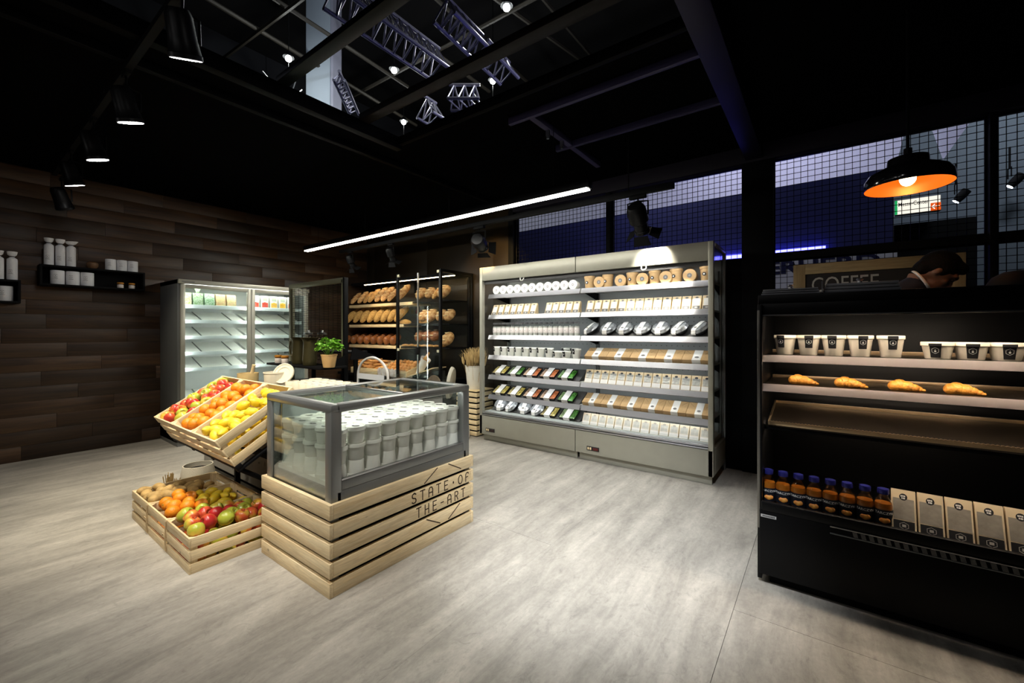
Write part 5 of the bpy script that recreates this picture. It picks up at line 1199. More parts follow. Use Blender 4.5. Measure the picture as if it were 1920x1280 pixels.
# ------------------------------------------------------------------ packs
def tiltM(T): return Matrix.Rotation(-T, 4, 'X')
def ovalM(mb, cx, cz, rx, rz, h0, h1, M, n=16): return mb.prism([(cx + rx * math.cos(2 * math.pi * k / n), cz + rz * math.sin(2 * math.pi * k / n)) for k in range(n)], 'xz', h0, h1, 0, M)
def pouch(wd, hh, kind, nm):
    run = hh * .46; T = math.atan2(run, hh); fl_ = math.hypot(run, hh); M = tiltM(T); q = wd / 2
    body = MB().prism([(0, 0), (run + .022, 0), (run + .022, hh * .96), (run, hh)], 'yz', -q, q)
    P = []
    if kind == 'A':
        P = [(None, body.mesh(nm, M_KRAFTL)), ('white_window', MB().box(-q * .74, q * .74, -.0008, .0004, fl_ * .28, fl_ * .80, 0, 0, M).mesh('white_window', M_PAPER)),
             ('grey_label', MB().box(-q * .8, q * .8, -.0009, .0004, fl_ * .04, fl_ * .26, 0, 0, M).mesh('grey_label', M_LABELG), [('label_ring', ovalM(MB(), 0, fl_ * .15, q * .34, fl_ * .06, -.0013, -.0008, M).mesh('label_ring', pm('pale_print2', (.55, .53, .5), .6)))]),
             ('oval_mark', ovalM(MB(), 0, fl_ * .88, q * .36, fl_ * .06, -.001, .0003, M).mesh('oval_mark', M_LABELG))]
    elif kind in 'BC':
        P = [(None, body.mesh(nm, M_KRAFTL if kind == 'B' else pm('cream_kraft', (.84, .74, .55), .65, rnd=.04))), ('film_window', MB().box(-q * .8, q * .8, -.0008, .0004, fl_ * .33, fl_ * .80, 0, 0, M).mesh('film_window', M_FILM if kind == 'B' else pm('pale_film', (.70, .70, .64), .2, var=.25, nscale=40, bump=.3))),
             ('white_label', MB().box(-q * .94, q * .94, -.0009, .0004, fl_ * .02, fl_ * .31, 0, 0, M).mesh('white_label', M_PAPER)),
             ('oval_mark', ovalM(MB(), 0, fl_ * .84, q * .34, fl_ * .07, -.0011, .0003, M).mesh('oval_mark', M_LABEL if kind == 'B' else pm('faint_mark', (.45, .42, .36), .6)))]
    else:
        ov = ovalM(MB(), 0, fl_ * .82, q * .34, fl_ * .085, -.0012, .0003, M)
        tx = MB()
        for (a, b2, w2) in ((-.20, .022, .10), (-.08, .025, .09), (.03, .022, .12), (-.14, -.028, .08), (-.03, -.03, .16)): tx.box(q * a * 1.1, q * (a + w2) * 1.1, -.0016, -.0012, fl_ * (.82 + b2 - .018), fl_ * (.82 + b2 + .018), 0, 0, M)
        hx_ = MB(); hp_ = [(q * .40 * math.sin(k * math.pi / 3), fl_ * .13 + q * .36 * math.cos(k * math.pi / 3)) for k in range(7)]
        hx_.strokes([hp_], .0018, 'xz', -.0016, -.001, 0, M).box(-q * .16, q * .16, -.0016, -.001, fl_ * .10, fl_ * .16, 0, 0, M)
        P = [(None, body.mesh(nm, pm('cream_kraft2', (.80, .66, .44), .65, rnd=.04))), ('film_window', MB().box(-q * .86, q * .86, -.0008, .0004, fl_ * .27, fl_ * .78, 0, 0, M).mesh('film_window', pm('grey_film', (.40, .37, .32), .15, var=.25, nscale=30, bump=.4, bscale=18, spec=.8))),
             ('black_label', MB().box(-q * .86, q * .86, -.0009, .0004, fl_ * .0, fl_ * .25, 0, 0, M).mesh('black_label', M_LABEL), [('hexagon_mark', hx_.mesh('hexagon_mark', pm('mark_grey', (.55, .53, .5), .6)))]),
             ('oval_mark', ov.mesh('oval_mark', M_LABEL), [('mark_print', tx.mesh('mark_print', M_PAPER))])]
    return P
PA, PB, PC, PD = pouch(.076, .125, 'A', 'food_pouch'), pouch(.082, .130, 'B', 'food_pouch'), pouch(.080, .110, 'C', 'food_pouch'), pouch(.082, .165, 'D', 'snack_pouch')
def xq(u, y): return on(u, 640, 1, y).x
def row(name, parts, us, y, z, desc, cat, grp, rot=(0, 0, 0), scale=None):
    for i, x in enumerate(us):
        place(name, parts, (x, y, z), rot, desc % ORD[i], cat, grp, scale)
def lin(a, b, n): return [a + (b - a) * i / (n - 1) for i in range(n)]
z = SHZ
row('food_pouch', PA, lin(-3.185, -2.63, 7), 3.935, z[1] + .001, 'kraft food pouch in the left group, second fridge shelf, left bay, %s from left', 'pouch', 'pouches on the second shelf')
row('food_pouch', PA, lin(-2.425, -2.085, 5), 3.935, z[1] + .001, 'kraft food pouch in the right group, second fridge shelf, left bay, %s from left', 'pouch', 'pouches on the second shelf')
row('food_pouch', PA, lin(-1.925, -.805, 14), 3.935, z[1] + .001, 'kraft food pouch with grey label, second fridge shelf, right bay, %s from left', 'pouch', 'pouches on the second shelf')
row('food_pouch', PB, lin(-1.935, -.808, 14), 3.93, z[4] + .001, 'pouch with clear window and black oval, fifth fridge shelf, right bay, %s from left', 'pouch', 'pouches on the fifth shelf')
row('food_pouch', PC, lin(-1.935, -.808, 14), 3.875, DECK + .002, 'pale pouch with window on the fridge floor, right bay, %s from left', 'pouch', 'pouches on the fridge floor')
# lying white tubs, lids to the front
ltub = MB().lathe([(0, 0), (.040, 0), (.042, .002), (.0475, .08), (0, .08)], 26); llid = MB().lathe([(.049, .074), (.0505, .076), (.0505, .088), (.048, .091), (.043, .091), (.042, .089), (0, .089)], 26)
lring = MB().lathe([(.030, .0898), (.033, .0898), (.033, .0892), (.030, .0892)], 24); lmark = MB().lathe([(0, .0898), (.014, .0898), (.014, .089)], 18); lmk2 = MB().lathe([(0, .0901), (.006, .0901), (.006, .0895)], 12)
LT = [(None, ltub.mesh('white_tub', M_TUB)), ('lid', llid.mesh('lid', M_TUB), [('printed_ring', lring.mesh('printed_ring', M_LABELG)), ('centre_mark', lmark.mesh('centre_mark', M_LABELG)), ('mark_core', lmk2.mesh('mark_core', M_PAPER))])]
row('white_tub', LT, lin(-3.135, -2.105, 11), 4.012, z[0] + .0515, 'white tub lying with its lid to the front, top fridge shelf, %s from left', 'tub', 'white tubs on the top fridge shelf', (R(90), 0, 0))
# kraft tubs, standing and lying in turn
kt = MB().lathe([(0, 0), (.044, 0), (.046, .003), (.054, .115), (0, .115)], 26); kl = MB().lathe([(.0565, .106), (.058, .108), (.058, .128), (.055, .131), (0, .131)], 26)
kmk = MB(); ovalM(kmk, 0, .062, .016, .016, -.0535, -.048, Matrix.Identity(4)); kmk2 = MB(); ovalM(kmk2, 0, .062, .007, .007, -.0545, -.0535, Matrix.Identity(4))
klm = MB().lathe([(0, .1322), (.021, .1322), (.021, .131)], 20); klm2 = MB().lathe([(0, .1326), (.009, .1326), (.009, .132)], 14)
KS = [(None, kt.mesh('kraft_tub', M_KRAFT)), ('lid', kl.mesh('lid', M_KRAFT)), ('round_mark', kmk.mesh('round_mark', M_LABEL), [('mark_core', kmk2.mesh('mark_core', M_PAPER))])]
KL = [(None, KS[0][1]), ('lid', KS[1][1], [('grey_mark', klm.mesh('grey_mark', M_LABELG)), ('mark_core', klm2.mesh('mark_core', M_CHROME))])]
for i, u in enumerate((1106, 1140, 1186, 1228, 1268, 1325)): place('kraft_tub', KS, (xq(u, 3.99), 3.99, z[0] + .001), (0, 0, R(-12)), 'upright kraft paper tub on the top fridge shelf, %s upright one from left' % ORD[i], 'tub', 'kraft tubs on the top fridge shelf')
for i, u in enumerate((1123, 1163, 1204, 1248, 1293)): place('kraft_tub', KL, (xq(u, 3.94), 4.066, z[0] + .0585), (R(90), 0, 0), 'kraft paper tub lying lid to the front, top fridge shelf, %s lying one from left' % ORD[i], 'tub', 'kraft tubs on the top fridge shelf')
# jars
jb = MB().lathe([(0, 0), (.027, 0), (.029, .003), (.029, .115), (.024, .128), (.024, .135)], 18); jcap = MB().lathe([(.0255, .130), (.0262, .132), (.0262, .150), (.024, .152), (0, .152)], 18); jlb = MB().lathe([(.0293, .03), (.0296, .031), (.0296, .088), (.0293, .089)], 18); jdot = MB(); ovalM(jdot, 0, .058, .004, .004, -.0302, -.029, Matrix.Identity(4), 8); jco = MB().lathe([(0, .003), (.0265, .003), (.0265, .105), (0, .105)], 16)
JR = [(None, jb.mesh('dessert_jar', M_ACRYL)), ('contents', jco.mesh('contents', pm('pale_dessert', (.62, .62, .56), .5))), ('cap', jcap.mesh('cap', M_CHROME)), ('white_label', jlb.mesh('white_label', pm('rosy_label', (.80, .74, .72), .6)), [('label_mark', jdot.mesh('label_mark', M_LABELG))])]
row('dessert_jar', JR, lin(-3.19, -2.08, 18), 3.975, z[2] + .001, 'glass jar with white label and silver cap on the third fridge shelf, %s from left', 'jar', 'jars on the third fridge shelf')
# white cups with black labels
def cup_parts(r0, r1, hh, nm, lw, lz0, lz1, mat, hexa=False):
    cup = MB().lathe([(0, 0), (r0, 0), (r0 + .001, .002), (r1, hh - .012), (r1 - .002, hh - .012), (r0 - .002, .004)], 30)
    lid_ = MB().lathe([(r1 + .001, hh - .018), (r1 + .0035, hh - .016), (r1 + .0035, hh - .002), (r1 + .002, hh), (r1 - .004, hh), (r1 - .006, hh - .004), (r1 * .45, hh - .004), (r1 * .42, hh - .0025), (0, hh - .0025)], 30)
    def rad(zz): return (r0 + (r1 - r0) * zz / (hh - .012)) if zz < hh - .018 else r1 + .0036
    def wrap(poly, off):
        return [(( rad(b2) + off) * math.sin(a / r1), -(rad(b2) + off) * math.cos(a / r1), b2) for a, b2 in poly]
    lb_ = MB(); n = 6
    vs = []; fs = []
    zs = [lz0, hh - .0185, hh - .017, lz1] if lz1 > hh - .017 else [lz0, lz1]
    for zz in zs: vs += wrap([(-lw / 2 + lw * k / n, zz) for k in range(n + 1)], .0012)
    for q in range(len(zs) - 1):
        for k in range(n): fs.append((q * (n + 1) + k, q * (n + 1) + k + 1, (q + 1) * (n + 1) + k + 1, (q + 1) * (n + 1) + k))
    lb_.add(vs, fs)
    P = [(None, cup.mesh(nm, mat)), ('lid', lid_.mesh('lid', mat))]
    mk = MB(); cz = lz0 + (lz1 - lz0) * .5; rr_ = lw * .34
    pts = [(rr_ * math.sin(k * math.pi / 3), cz + rr_ * math.cos(k * math.pi / 3)) for k in range(7)]
    if hexa:
        for (a, b2) in zip(pts, pts[1:]):
            d = Vector((b2[0] - a[0], b2[1] - a[1])).normalized(); nn = Vector((-d.y, d.x)) * .0007
            mk.add(wrap([(a[0] + nn.x, a[1] + nn.y), (b2[0] + nn.x, b2[1] + nn.y), (b2[0] - nn.x, b2[1] - nn.y), (a[0] - nn.x, a[1] - nn.y)], .0022), [(0, 1, 2, 3)])
        mk.add(wrap([(rr_ * .28 * math.sin(k * math.pi / 5), cz - rr_ * .22 + rr_ * .28 * math.cos(k * math.pi / 5)) for k in range(10)], .0023), [tuple(range(10))])
        mk.add(wrap([(-.0006, cz), (.0006, cz), (.0006, cz + rr_ * .5), (-.0006, cz + rr_ * .5)], .0023), [(0, 1, 2, 3)])
    else:
        mk.add(wrap([(rr_ * .5 * math.sin(k * math.pi / 4), cz + rr_ * .5 * math.cos(k * math.pi / 4)) for k in range(8)], .0022), [tuple(range(8))])
    P.append(('black_label', lb_.mesh('black_label', M_LABEL, fix=False), [('label_mark', mk.mesh('label_mark', M_PAPER, fix=False))]))
    return P
C1 = cup_parts(.036, .047, .105, 'white_cup', .034, .048, .104, M_TUB)
C2 = cup_parts(.038, .048, .075, 'white_cup', .034, .018, .072, M_TUB)
xs4 = [xq(u, 3.96) for u in (930, 944, 958, 972, 986, 1000, 1016, 1030, 1056 - 14 + 2, 1077, 1092, 1106)]
xs4 = lin(-3.155, -2.53, 7) + [-2.42]
for i, x in enumerate(xs4): place('white_cup', C1, (x, 3.97, z[3] + .001), (0, 0, R(-25 + 8 * (i % 3))), 'white cup with black label on the fourth fridge shelf, %s from left' % ORD[i], 'cup', 'white cups on the fourth fridge shelf')
for i, x in enumerate((-2.31, -2.20)): place('white_cup', C2, (x, 3.955, z[3] + .001), (0, 0, R(-25 + 20 * i)), 'short white cup with black label on the fourth fridge shelf, %s of two' % ('left', 'right')[i], 'cup', 'white cups on the fourth fridge shelf')
for i, x in enumerate((-2.27, -2.165)): place('white_cup', C1, (x, 4.07, z[3] + .001), (0, 0, R(-20)), 'white cup standing behind the short cups, %s of two' % ('left', 'right')[i], 'cup', 'white cups on the fourth fridge shelf')
for i, x in enumerate((-2.085, )): place('white_cup', C1, (x, 3.97, z[3] + .001), (0, 0, R(-18)), 'white cup with black label next to the kraft boxes on the fourth shelf', 'cup', 'white cups on the fourth fridge shelf')
# tilted things on the inserts
RX = R(30)
def onrise(x, s_, zb_, up=.002): # s_ = distance along the slope from its front edge
    return (x, 3.93 + s_ * math.cos(RX) - up * math.sin(RX), zb_ + s_ * math.sin(RX) + up * math.cos(RX))
def salad(cols, nm='salad_tray'):
    a, d, hh = .098, .155, .034
    base = MB().add([(-a * .9, .01, 0), (a * .9, .01, 0), (a * .9, d - .01, 0), (-a * .9, d - .01, 0), (-a, 0, hh), (a, 0, hh), (a, d, hh), (-a, d, hh)], [(0, 3, 2, 1), (0, 1, 5, 4), (1, 2, 6, 5), (2, 3, 7, 6), (3, 0, 4, 7)])
    P = [(None, base.mesh(nm, M_LABEL))]
    for k, c in enumerate(cols):
        m = MB(); rr_ = random.Random(k * 7 + int(c[0] * 100))
        x0, x1 = ((-a * .93, -.034), (.034, a * .93))[k]
        for q in range(14): m.sph((rr_.uniform(x0 + .012, x1 - .012), rr_.uniform(.018, d - .018), hh - .010), (rr_.uniform(.010, .018), rr_.uniform(.010, .02), .013), 8, 5)
        m.box(x0, x1, .006, d - .006, hh - .02, hh - .008)
        mm = m.mesh('salad_filling', pm('salad_%d_%d_%d' % tuple(int(v * 100) for v in c), c, .5, tint=tuple(v * .45 for v in c), nscale=60)); P.append(('salad_filling', mm))
    P.append(('clear_lid', MB().box(-a, a, 0, d, hh + .004, hh + .006, bev=.0008).mesh('clear_lid', M_GLASS)))
    P.append(('white_sleeve', MB().box(-.036, .036, -.002, d + .002, hh + .0065, hh + .008).box(-.036, .036, -.004, -.002, .0, hh + .008).mesh('white_sleeve', M_PAPER)))
    return P
S_Y, S_G, S_O = salad(((.62, .50, .20), (.75, .58, .12))), salad(((.35, .45, .22), (.12, .38, .04))), salad(((.62, .40, .28), (.80, .22, .05)))
S_G2 = salad(((.25, .42, .16), (.10, .42, .03)))
for r_, (kinds, zb_, nm) in enumerate((((S_Y, S_G, S_O, S_O, S_G2), z[4], 'fifth'), ((S_Y, S_Y, S_O, S_O, S_G2), z[5], 'sixth'))):
    for i, x in enumerate(lin(-3.105, -2.20, 5)):
        kd = kinds[i]; ds = 'yellow' if kd is S_Y else 'orange' if kd is S_O else 'green'
        place('salad_tray', kd, onrise(x, .0, zb_), (RX, 0, 0), 'salad tray with %s filling and white sleeve on the %s fridge shelf, %s from left' % (ds, nm, ORD[i]), 'tray', 'salad trays in the fridge')
for i, x in enumerate((-2.42, -2.18)): place('salad_tray', (S_Y, S_G)[i], onrise(x, .0, DECK), (RX, 0, 0), 'salad tray with %s filling on the fridge floor, left bay' % ('yellow', 'green')[i], 'tray', 'salad trays in the fridge')
def kbox():
    a, d, hh = .112, .16, .042
    P = [(None, MB().box(-a, a, 0, d, 0, hh, bev=.0015).mesh('kraft_box', M_KRAFT)), ('white_sleeve', MB().box(-.034, .034, -.001, d + .001, 0.0, hh + .001, bev=.0008).mesh('white_sleeve', M_PAPER), [('oval_mark', MB().lathe([(0, hh + .0018), (.018, hh + .0018), (.018, hh + .001)], 18, 0, Matrix.Translation((0, .045, 0)) @ Matrix.Diagonal((1, .75, 1, 1))).mesh('oval_mark', M_LABELG))]),
         ('flap_line', MB().strokes([[(-a * .95, d * .98), (-a * .5, d * .62)], [(a * .95, d * .98), (a * .5, d * .62)]], .002, 'xy', hh, hh + .0006).mesh('flap_line', pm('kraft_crease', (.25, .15, .07), .8)))]
    return P
KB = kbox()
for i, x in enumerate(lin(-1.845, -.885, 5)): place('kraft_box', KB, onrise(x, 0, z[3]), (RX, 0, 0), 'flat kraft box with white sleeve on the fourth fridge shelf, %s from left' % ORD[i], 'box', 'kraft boxes in the fridge', scale=(1.06, 1, 1))
for i, x in enumerate(lin(-1.890, -.868, 6)): place('kraft_box', KB, onrise(x, 0, z[5]), (RX, 0, 0), 'flat kraft box with white sleeve on the sixth fridge shelf, %s from left' % ORD[i], 'box', 'kraft boxes in the fridge', scale=(.90, 1, 1))
def bowl():
    b = MB().lathe([(0, 0), (.055, 0), (.075, .02), (.083, .04), (.080, .041), (.07, .022), (0, .006)], 28); ld_ = MB().lathe([(.086, .038), (.087, .044), (.078, .052), (.072, .066), (.05, .072), (0, .073)], 28)
    st_ = MB(); n = 8; vs = []; fs = []
    prof = [(-.089, .030), (-.088, .046), (-.078, .056), (-.071, .069), (-.048, .0755), (0, .0765), (.048, .0755), (.071, .069), (.078, .056), (.088, .046), (.089, .030)]
    for (yy, zz) in prof: vs += [(-.026, yy, zz), (.026, yy, zz)]
    for k in range(len(prof) - 1): fs.append((2 * k, 2 * k + 1, 2 * k + 3, 2 * k + 2))
    st_.add(vs, fs); mk = MB().lathe([(0, .0785), (.016, .0785)], 16, 0, Matrix.Translation((0, -.034, -.0015)) @ Matrix.Diagonal((1, .7, 1, 1)))
    return [(None, b.mesh('salad_bowl', M_LABEL)), ('clear_lid', ld_.mesh('clear_lid', M_DOME)), ('white_band', st_.mesh('white_band', M_PAPER, fix=False), [('oval_mark', mk.mesh('oval_mark', M_LABELG))])]
BW = bowl()
for i, x in enumerate(lin(-1.905, -.855, 7)): place('salad_bowl', BW, onrise(x, .087, z[2]), Euler((RX + .12, 0, R((-35, -8, -8, -8, -8, -30, -35)[i]))), 'round clear-lidded bowl with white band on the third fridge shelf, %s from left' % ORD[i], 'bowl', 'salad bowls in the fridge')
for i, x in enumerate((-3.10, -2.93, -2.75, -2.57)): place('salad_bowl', BW, onrise(x, .075, DECK), Euler((RX + .2, 0, R((10, -20, 8, -12)[i]))), 'round clear-lidded bowl with white band on the fridge floor, %s from left' % ORD[i], 'bowl', 'salad bowls in the fridge')
# ================================================================== BLACK SELF-SERVICE COUNTER (RIGHT)
KX0, KX1, KY0, KY1, KT = -.267, .86, 2.48, 3.24, 1.486
ct = empty('display_counter', ((KX0 + KX1) / 2, KY0, 0)); kx = (KX0 + KX1) / 2
M_KB = pm('counter_black', (.003, .003, .0034), .4, spec=.16)
M_BR = pm('bronze_tray', (.028, .022, .016), .36, metal=.3)
def kb(n, x0, x1, y0, y1, z0, z1, m=M_KB, bev=.002, par=ct): return MB().box(x0 - kx, x1 - kx, y0 - KY0, y1 - KY0, z0, z1, bev=bev).ob(n, m, par)
kb('lower_front', KX0 + .012, KX1, KY0, KY0 + .03, .06, .385); kb('plinth', KX0 + .05, KX1, KY0 + .06, KY1, 0, .06, M_BLACK)
kb('side_panel', KX0, KX0 + .02, KY0 + .03, KY1, .02, KT - .05); kb('side_panel', KX1 - .02, KX1, KY0 + .03, KY1, .02, KT - .05)
kb('side_edge', KX0 - .001, KX0 + .012, KY0 + .028, KY0 + .045, .28, KT - .08, pm('pale_metal_edge', (.16, .15, .13), .35, metal=.6))  # paler strip along the left front edge
kb('back_panel', KX0 + .02, KX1 - .02, KY1 - .03, KY1, .06, KT - .05)
kb('roof', KX0, KX1, KY0 + .06, KY1, KT - .05, KT); kb('visor', KX0 + .01, KX1, KY0 + .05, KY0 + .075, KT - .11, KT - .045)
kb('visor_trim', KX0 + .02, KX1 - .01, KY0 + .046, KY0 + .05, KT - .108, KT - .103, M_CHROME, 0)
kb('deck', KX0 + .02, KX1 - .02, KY0 + .05, KY1 - .03, .37, .398)
lip = kb('front_lip', KX0 + .02, KX1, KY0 - .004, KY0 + .022, .385, .432, M_KB, .006)
gr = MB()
x = .12
while x < KX1 - .02: gr.prism([(x - kx, .352), (x + .016 - kx, .352), (x + .010 - kx, .376), (x - .006 - kx, .376)], 'xz', -.006, -.001); x += .0285
gr.ob('vent_fin', pm('fin_grey', (.10, .10, .10), .35, metal=.5), ct, smooth=False)['kind'] = 'stuff'
kb('vent_rail', KX0 + .3, KX1, KY0 - .007, KY0, .378, .382, M_CHROME, 0); kb('vent_rail', KX0 + .3, KX1, KY0 - .007, KY0, .346, .350, M_STEELD, 0)
sp_ = kb('serial_plate', KX0 + .018, KX0 + .085, KY0 - .002, KY0 + .001, .352, .366, pm('plate_grey', (.42, .42, .42), .5), 0)
pl = MB()
for k in range(9): pl.box(-.565 + .034 + k * .0058 + KX0 - KX0 - kx + .267 + KX0 + .0 if False else KX0 + .026 - kx + k * .006, KX0 + .0302 - kx + k * .006, -.0028, -.002, .3555, .3625)
pl.ob('plate_print', M_LABEL, sp_, smooth=False)
LEDK2 = emis('counter_shelf_led', (1, .82, .62), L_COUNTER * .55); LEDK = emis('counter_led', (1, .82, .62), L_COUNTER)
for n, (zz, nm) in enumerate(((1.172, 'upper'), (1.020, 'lower'))):
    s_ = kb('shelf', KX0 + .025, KX1 - .025, 2.565, 2.98, zz - .012, zz, M_BR)
    MB().prism([(2.560 - KY0, zz + .003), (2.566 - KY0, zz + .003), (2.566 - KY0, zz - .004), (2.540 - KY0, zz - .034), (2.534 - KY0, zz - .033)], 'yz', KX0 + .02 - kx, KX1 - .02 - kx).ob('price_rail', pm('pinkish_aluminium', (.70, .62, .60), .3, metal=.85), s_, smooth=False)
    kb('rear_trim', KX0 + .03, KX1 - .03, 2.975, 2.985, zz, zz + .018, pm('bronze_trim', (.35, .25, .15), .35, metal=.7), .001, s_)
    kb('shelf_light', KX0 + .05, KX1 - .05, 2.556, 2.564, zz - .034, zz - .026, LEDK2, 0, s_)
kb('roof_light', KX0 + .05, KX1 - .05, KY0 + .080, KY0 + .095, KT - .06, KT - .052, LEDK, 0)
tr_ = empty('empty_tray'); tr_.parent = ct
Mt = Matrix.Translation((0, 2.62 - KY0, .805)) @ Matrix.Rotation(R(8), 4, 'X'); a, b2, d = KX0 + .045 - kx, KX1 - .06 - kx, .40
MB().box(a, b2, 0, d, -.004, 0, 0, 0, Mt).ob('tray_bottom', M_BR, tr_)
GOLD = pm('gold_rim', (.48, .36, .22), .3, metal=.8)
for (x0, x1, y0, y1) in ((a, b2, -.008, 0), (a, b2, d, d + .008), (a - .008, a, -.008, d + .008), (b2, b2 + .008, -.008, d + .008)): MB().box(x0, x1, y0, y1, -.004, .016, .001, 0, Mt).ob('tray_rim', GOLD, tr_)
bd = MB(); x = a
while x < b2: bd.box(x, x + .007, -.009, -.001, .016, .0185, 0, 0, Mt); x += .014
bd.ob('beaded_edge', GOLD, tr_, smooth=False)
kb('added_tray_fill', KX0 + .05, KX1 - .05, 2.668, 2.678, .776, .784, LEDK2, 0); kb('tray_support', KX0 + .02, KX1 - .02, 2.63, 2.66, .772, .790, M_BLACK); kb('tray_support', KX0 + .02, KX1 - .02, 2.95, 2.98, .80, .83, M_BLACK)  # strip under the tray is added to brighten bottles and pouches
tag(ct, 'tall black open display counter at the right with shelves of snacks', 'counter')
# pots
CP = pm('cream_pot', (.86, .79, .66), .5)
T1 = cup_parts(.036, .0485, .104, 'paper_pot', .036, .038, .103, CP, True); T2 = cup_parts(.042, .054, .076, 'paper_pot', .040, .006, .070, CP, True)
for i, (u, a_) in enumerate(((1472, -24), (1516, 2), (1563, -8), (1613, 12), (1670, 8))):
    x = on(u, 640, 1, 2.70).x; place('paper_pot', T1, (x, 2.70, 1.173), (0, 0, R(a_) + math.atan2(-x, 2.64) * .6), 'tall cream paper pot with black hexagon label on the counter, %s from left' % ORD[i], 'pot', 'paper pots on the counter')
for i, (u, a_) in enumerate(((1758, -12), (1820, 3), (1887, 6))):
    x = on(u, 640, 1, 2.70).x; place('paper_pot', T2, (x, 2.70, 1.173), (0, 0, R(a_) + math.atan2(-x, 2.65) * .6), 'low wide cream paper pot with black hexagon label on the counter, %s from left' % ORD[i], 'pot', 'paper pots on the counter')
# pastries
def pastry(seed):
    rr_ = random.Random(seed); m = MB()
    for k, (x, rx, rz) in enumerate(((-.038, .024, .024), (-.020, .030, .028), (.004, .028, .024), (.026, .022, .018), (.045, .015, .012), (.058, .010, .007))):
        m.sph((x, rr_.uniform(-.004, .004), rz * .8), (rx, .030 - .0028 * k, rz), 14, 8)
    return m.mesh('pastry', M_PASTRY)
for i, u in enumerate((1505, 1594, 1698, 1806)):
    x = on(u, 720, 1, 2.66).x; o = ob('pastry', pastry(i), None, (x, 2.66, 1.0215), (0, 0, R((8, -5, 4, -3)[i])), 1.02)
    tag(o, 'golden flaky pastry on the second counter shelf, %s from left' % ORD[i], 'pastry', 'pastries on the counter')
# juice bottles
gbody = MB().lathe([(0, 0), (.027, 0), (.030, .004), (.0305, .066), (.0300, .078), (.026, .094), (.018, .108), (.0145, .116), (.0145, .122), (.0165, .124), (.0165, .128)], 22)
M_BGL = glass('bottle_glass', tint=(.95, .93, .9), refl=1.6)
juice = MB().lathe([(0, .003), (.0285, .003), (.029, .066), (.0285, .079), (.0265, .090), (0, .090)], 20)
lab_ = MB().lathe([(.0309, .008), (.0311, .009), (.0311, .066), (.0309, .067)], 22); cap_ = MB().lathe([(.0185, .126), (.0190, .127), (.0190, .142), (.0175, .146), (0, .147)], 20)
def curve_text(me, r):
    for v in me.vertices:
        a = v.co.x / r; off = r + v.co.z; z_ = v.co.y; v.co = (off * math.sin(a), -off * math.cos(a), z_)
    return me
ttx = curve_text(text_mesh('bottle_text', 'TARCZYN', .0135, M_PAPER, .0003, sx=1.05), .0315)
for v in ttx.vertices: v.co.z += .050
frt = MB()
for (a_, b2, r_) in ((-.24, .026, .010), (.24, .026, .011), (.0, .024, .012)): frt.sph((.0300 * math.sin(a_), -.0300 * math.cos(a_), b2), (r_, .0045, r_ * .95), 12, 7)
BOT = [(None, gbody.mesh('juice_bottle', M_BGL)), ('juice', juice.mesh('juice', pm('orange_juice', (.34, .11, .008), .4))), ('label', lab_.mesh('label', pm('navy_label', (.008, .010, .016), .4)), [('label_lettering', ttx), ('fruit_picture', frt.mesh('fruit_picture', pm('peach_print', (.60, .16, .03), .5, tint=(.75, .40, .08), nscale=60)))]), ('cap', cap_.mesh('cap', pm('blue_cap', (.02, .022, .17), .3, metal=.3)))]
for i, x in enumerate(lin(-.226, .232, 8)): place('juice_bottle', BOT, (x, 2.60, .399), (0, 0, math.atan2(-x, 2.6) * .8 + R((6, 4, 2, 0, 2, -2, 4, 10)[i] - 3)), 'small orange juice bottle with dark label and blue cap, %s from left' % ORD[i], 'bottle', 'juice bottles on the counter', scale=1.14)
for i, x in enumerate(lin(.300, .655, 5)): place('snack_pouch', PD, (x, 2.56, .399), (0, 0, R(-3)), 'cream snack pouch with window and black oval in the counter, %s from left' % ORD[i], 'pouch', 'snack pouches on the counter')
# lids and boxes on the counter roof
def roof_tray(x0, x1, y0, y1, hh, label, knob):
    o = empty('tray_cover', ((x0 + x1) / 2, (y0 + y1) / 2, KT + .001)); a_, b2 = (x1 - x0) / 2, (y1 - y0) / 2
    M_LIDG = MATS.get('slate_cover') or pm('slate_cover', (.22, .225, .25), .35)
    for k in range(3): MB().box(-a_ + .004 * k, a_ - .004 * k, -b2, b2, k * hh / 3, (k + 1) * hh / 3 - .003, bev=.001).ob('cover_layer', M_LIDG, o)
    MB().lathe([(0, hh), (.010, hh), (.008, hh + .008), (.015, hh + .016), (.012, hh + .022), (0, hh + .023)], 14).ob('knob', M_CHROME, o, loc=(knob, -b2 * .4, 0))
    tag(o, label, 'cover', 'covers on the counter roof')
roof_tray(-.255, -.005, 2.56, 2.80, .032, 'stack of flat slate-grey covers with a knob, left on the counter roof', .0)
roof_tray(.01, .29, 2.56, 2.80, .045, 'thicker slate-grey cover with a knob, beside the person', .0)
vd = MB().box(.0005, .006, 2.53, 2.72, KT + .001, KT + .055).ob('divider_plate', M_CHROME); tag(vd, 'thin upright metal plate between the two counter covers', 'plate')
dm = on(1912, 548, 1, 2.9)
tag(MB().lathe([(.0, .09), (.05, .082), (.085, .06), (.105, .025), (.11, 0), (0, 0)], 26).ob('black_dome', M_BLACK, loc=(dm.x, 2.9, KT + .001)), 'black rounded dome shape on the counter roof at the right edge', 'lid')  # dome standing in for an unidentified dark shape

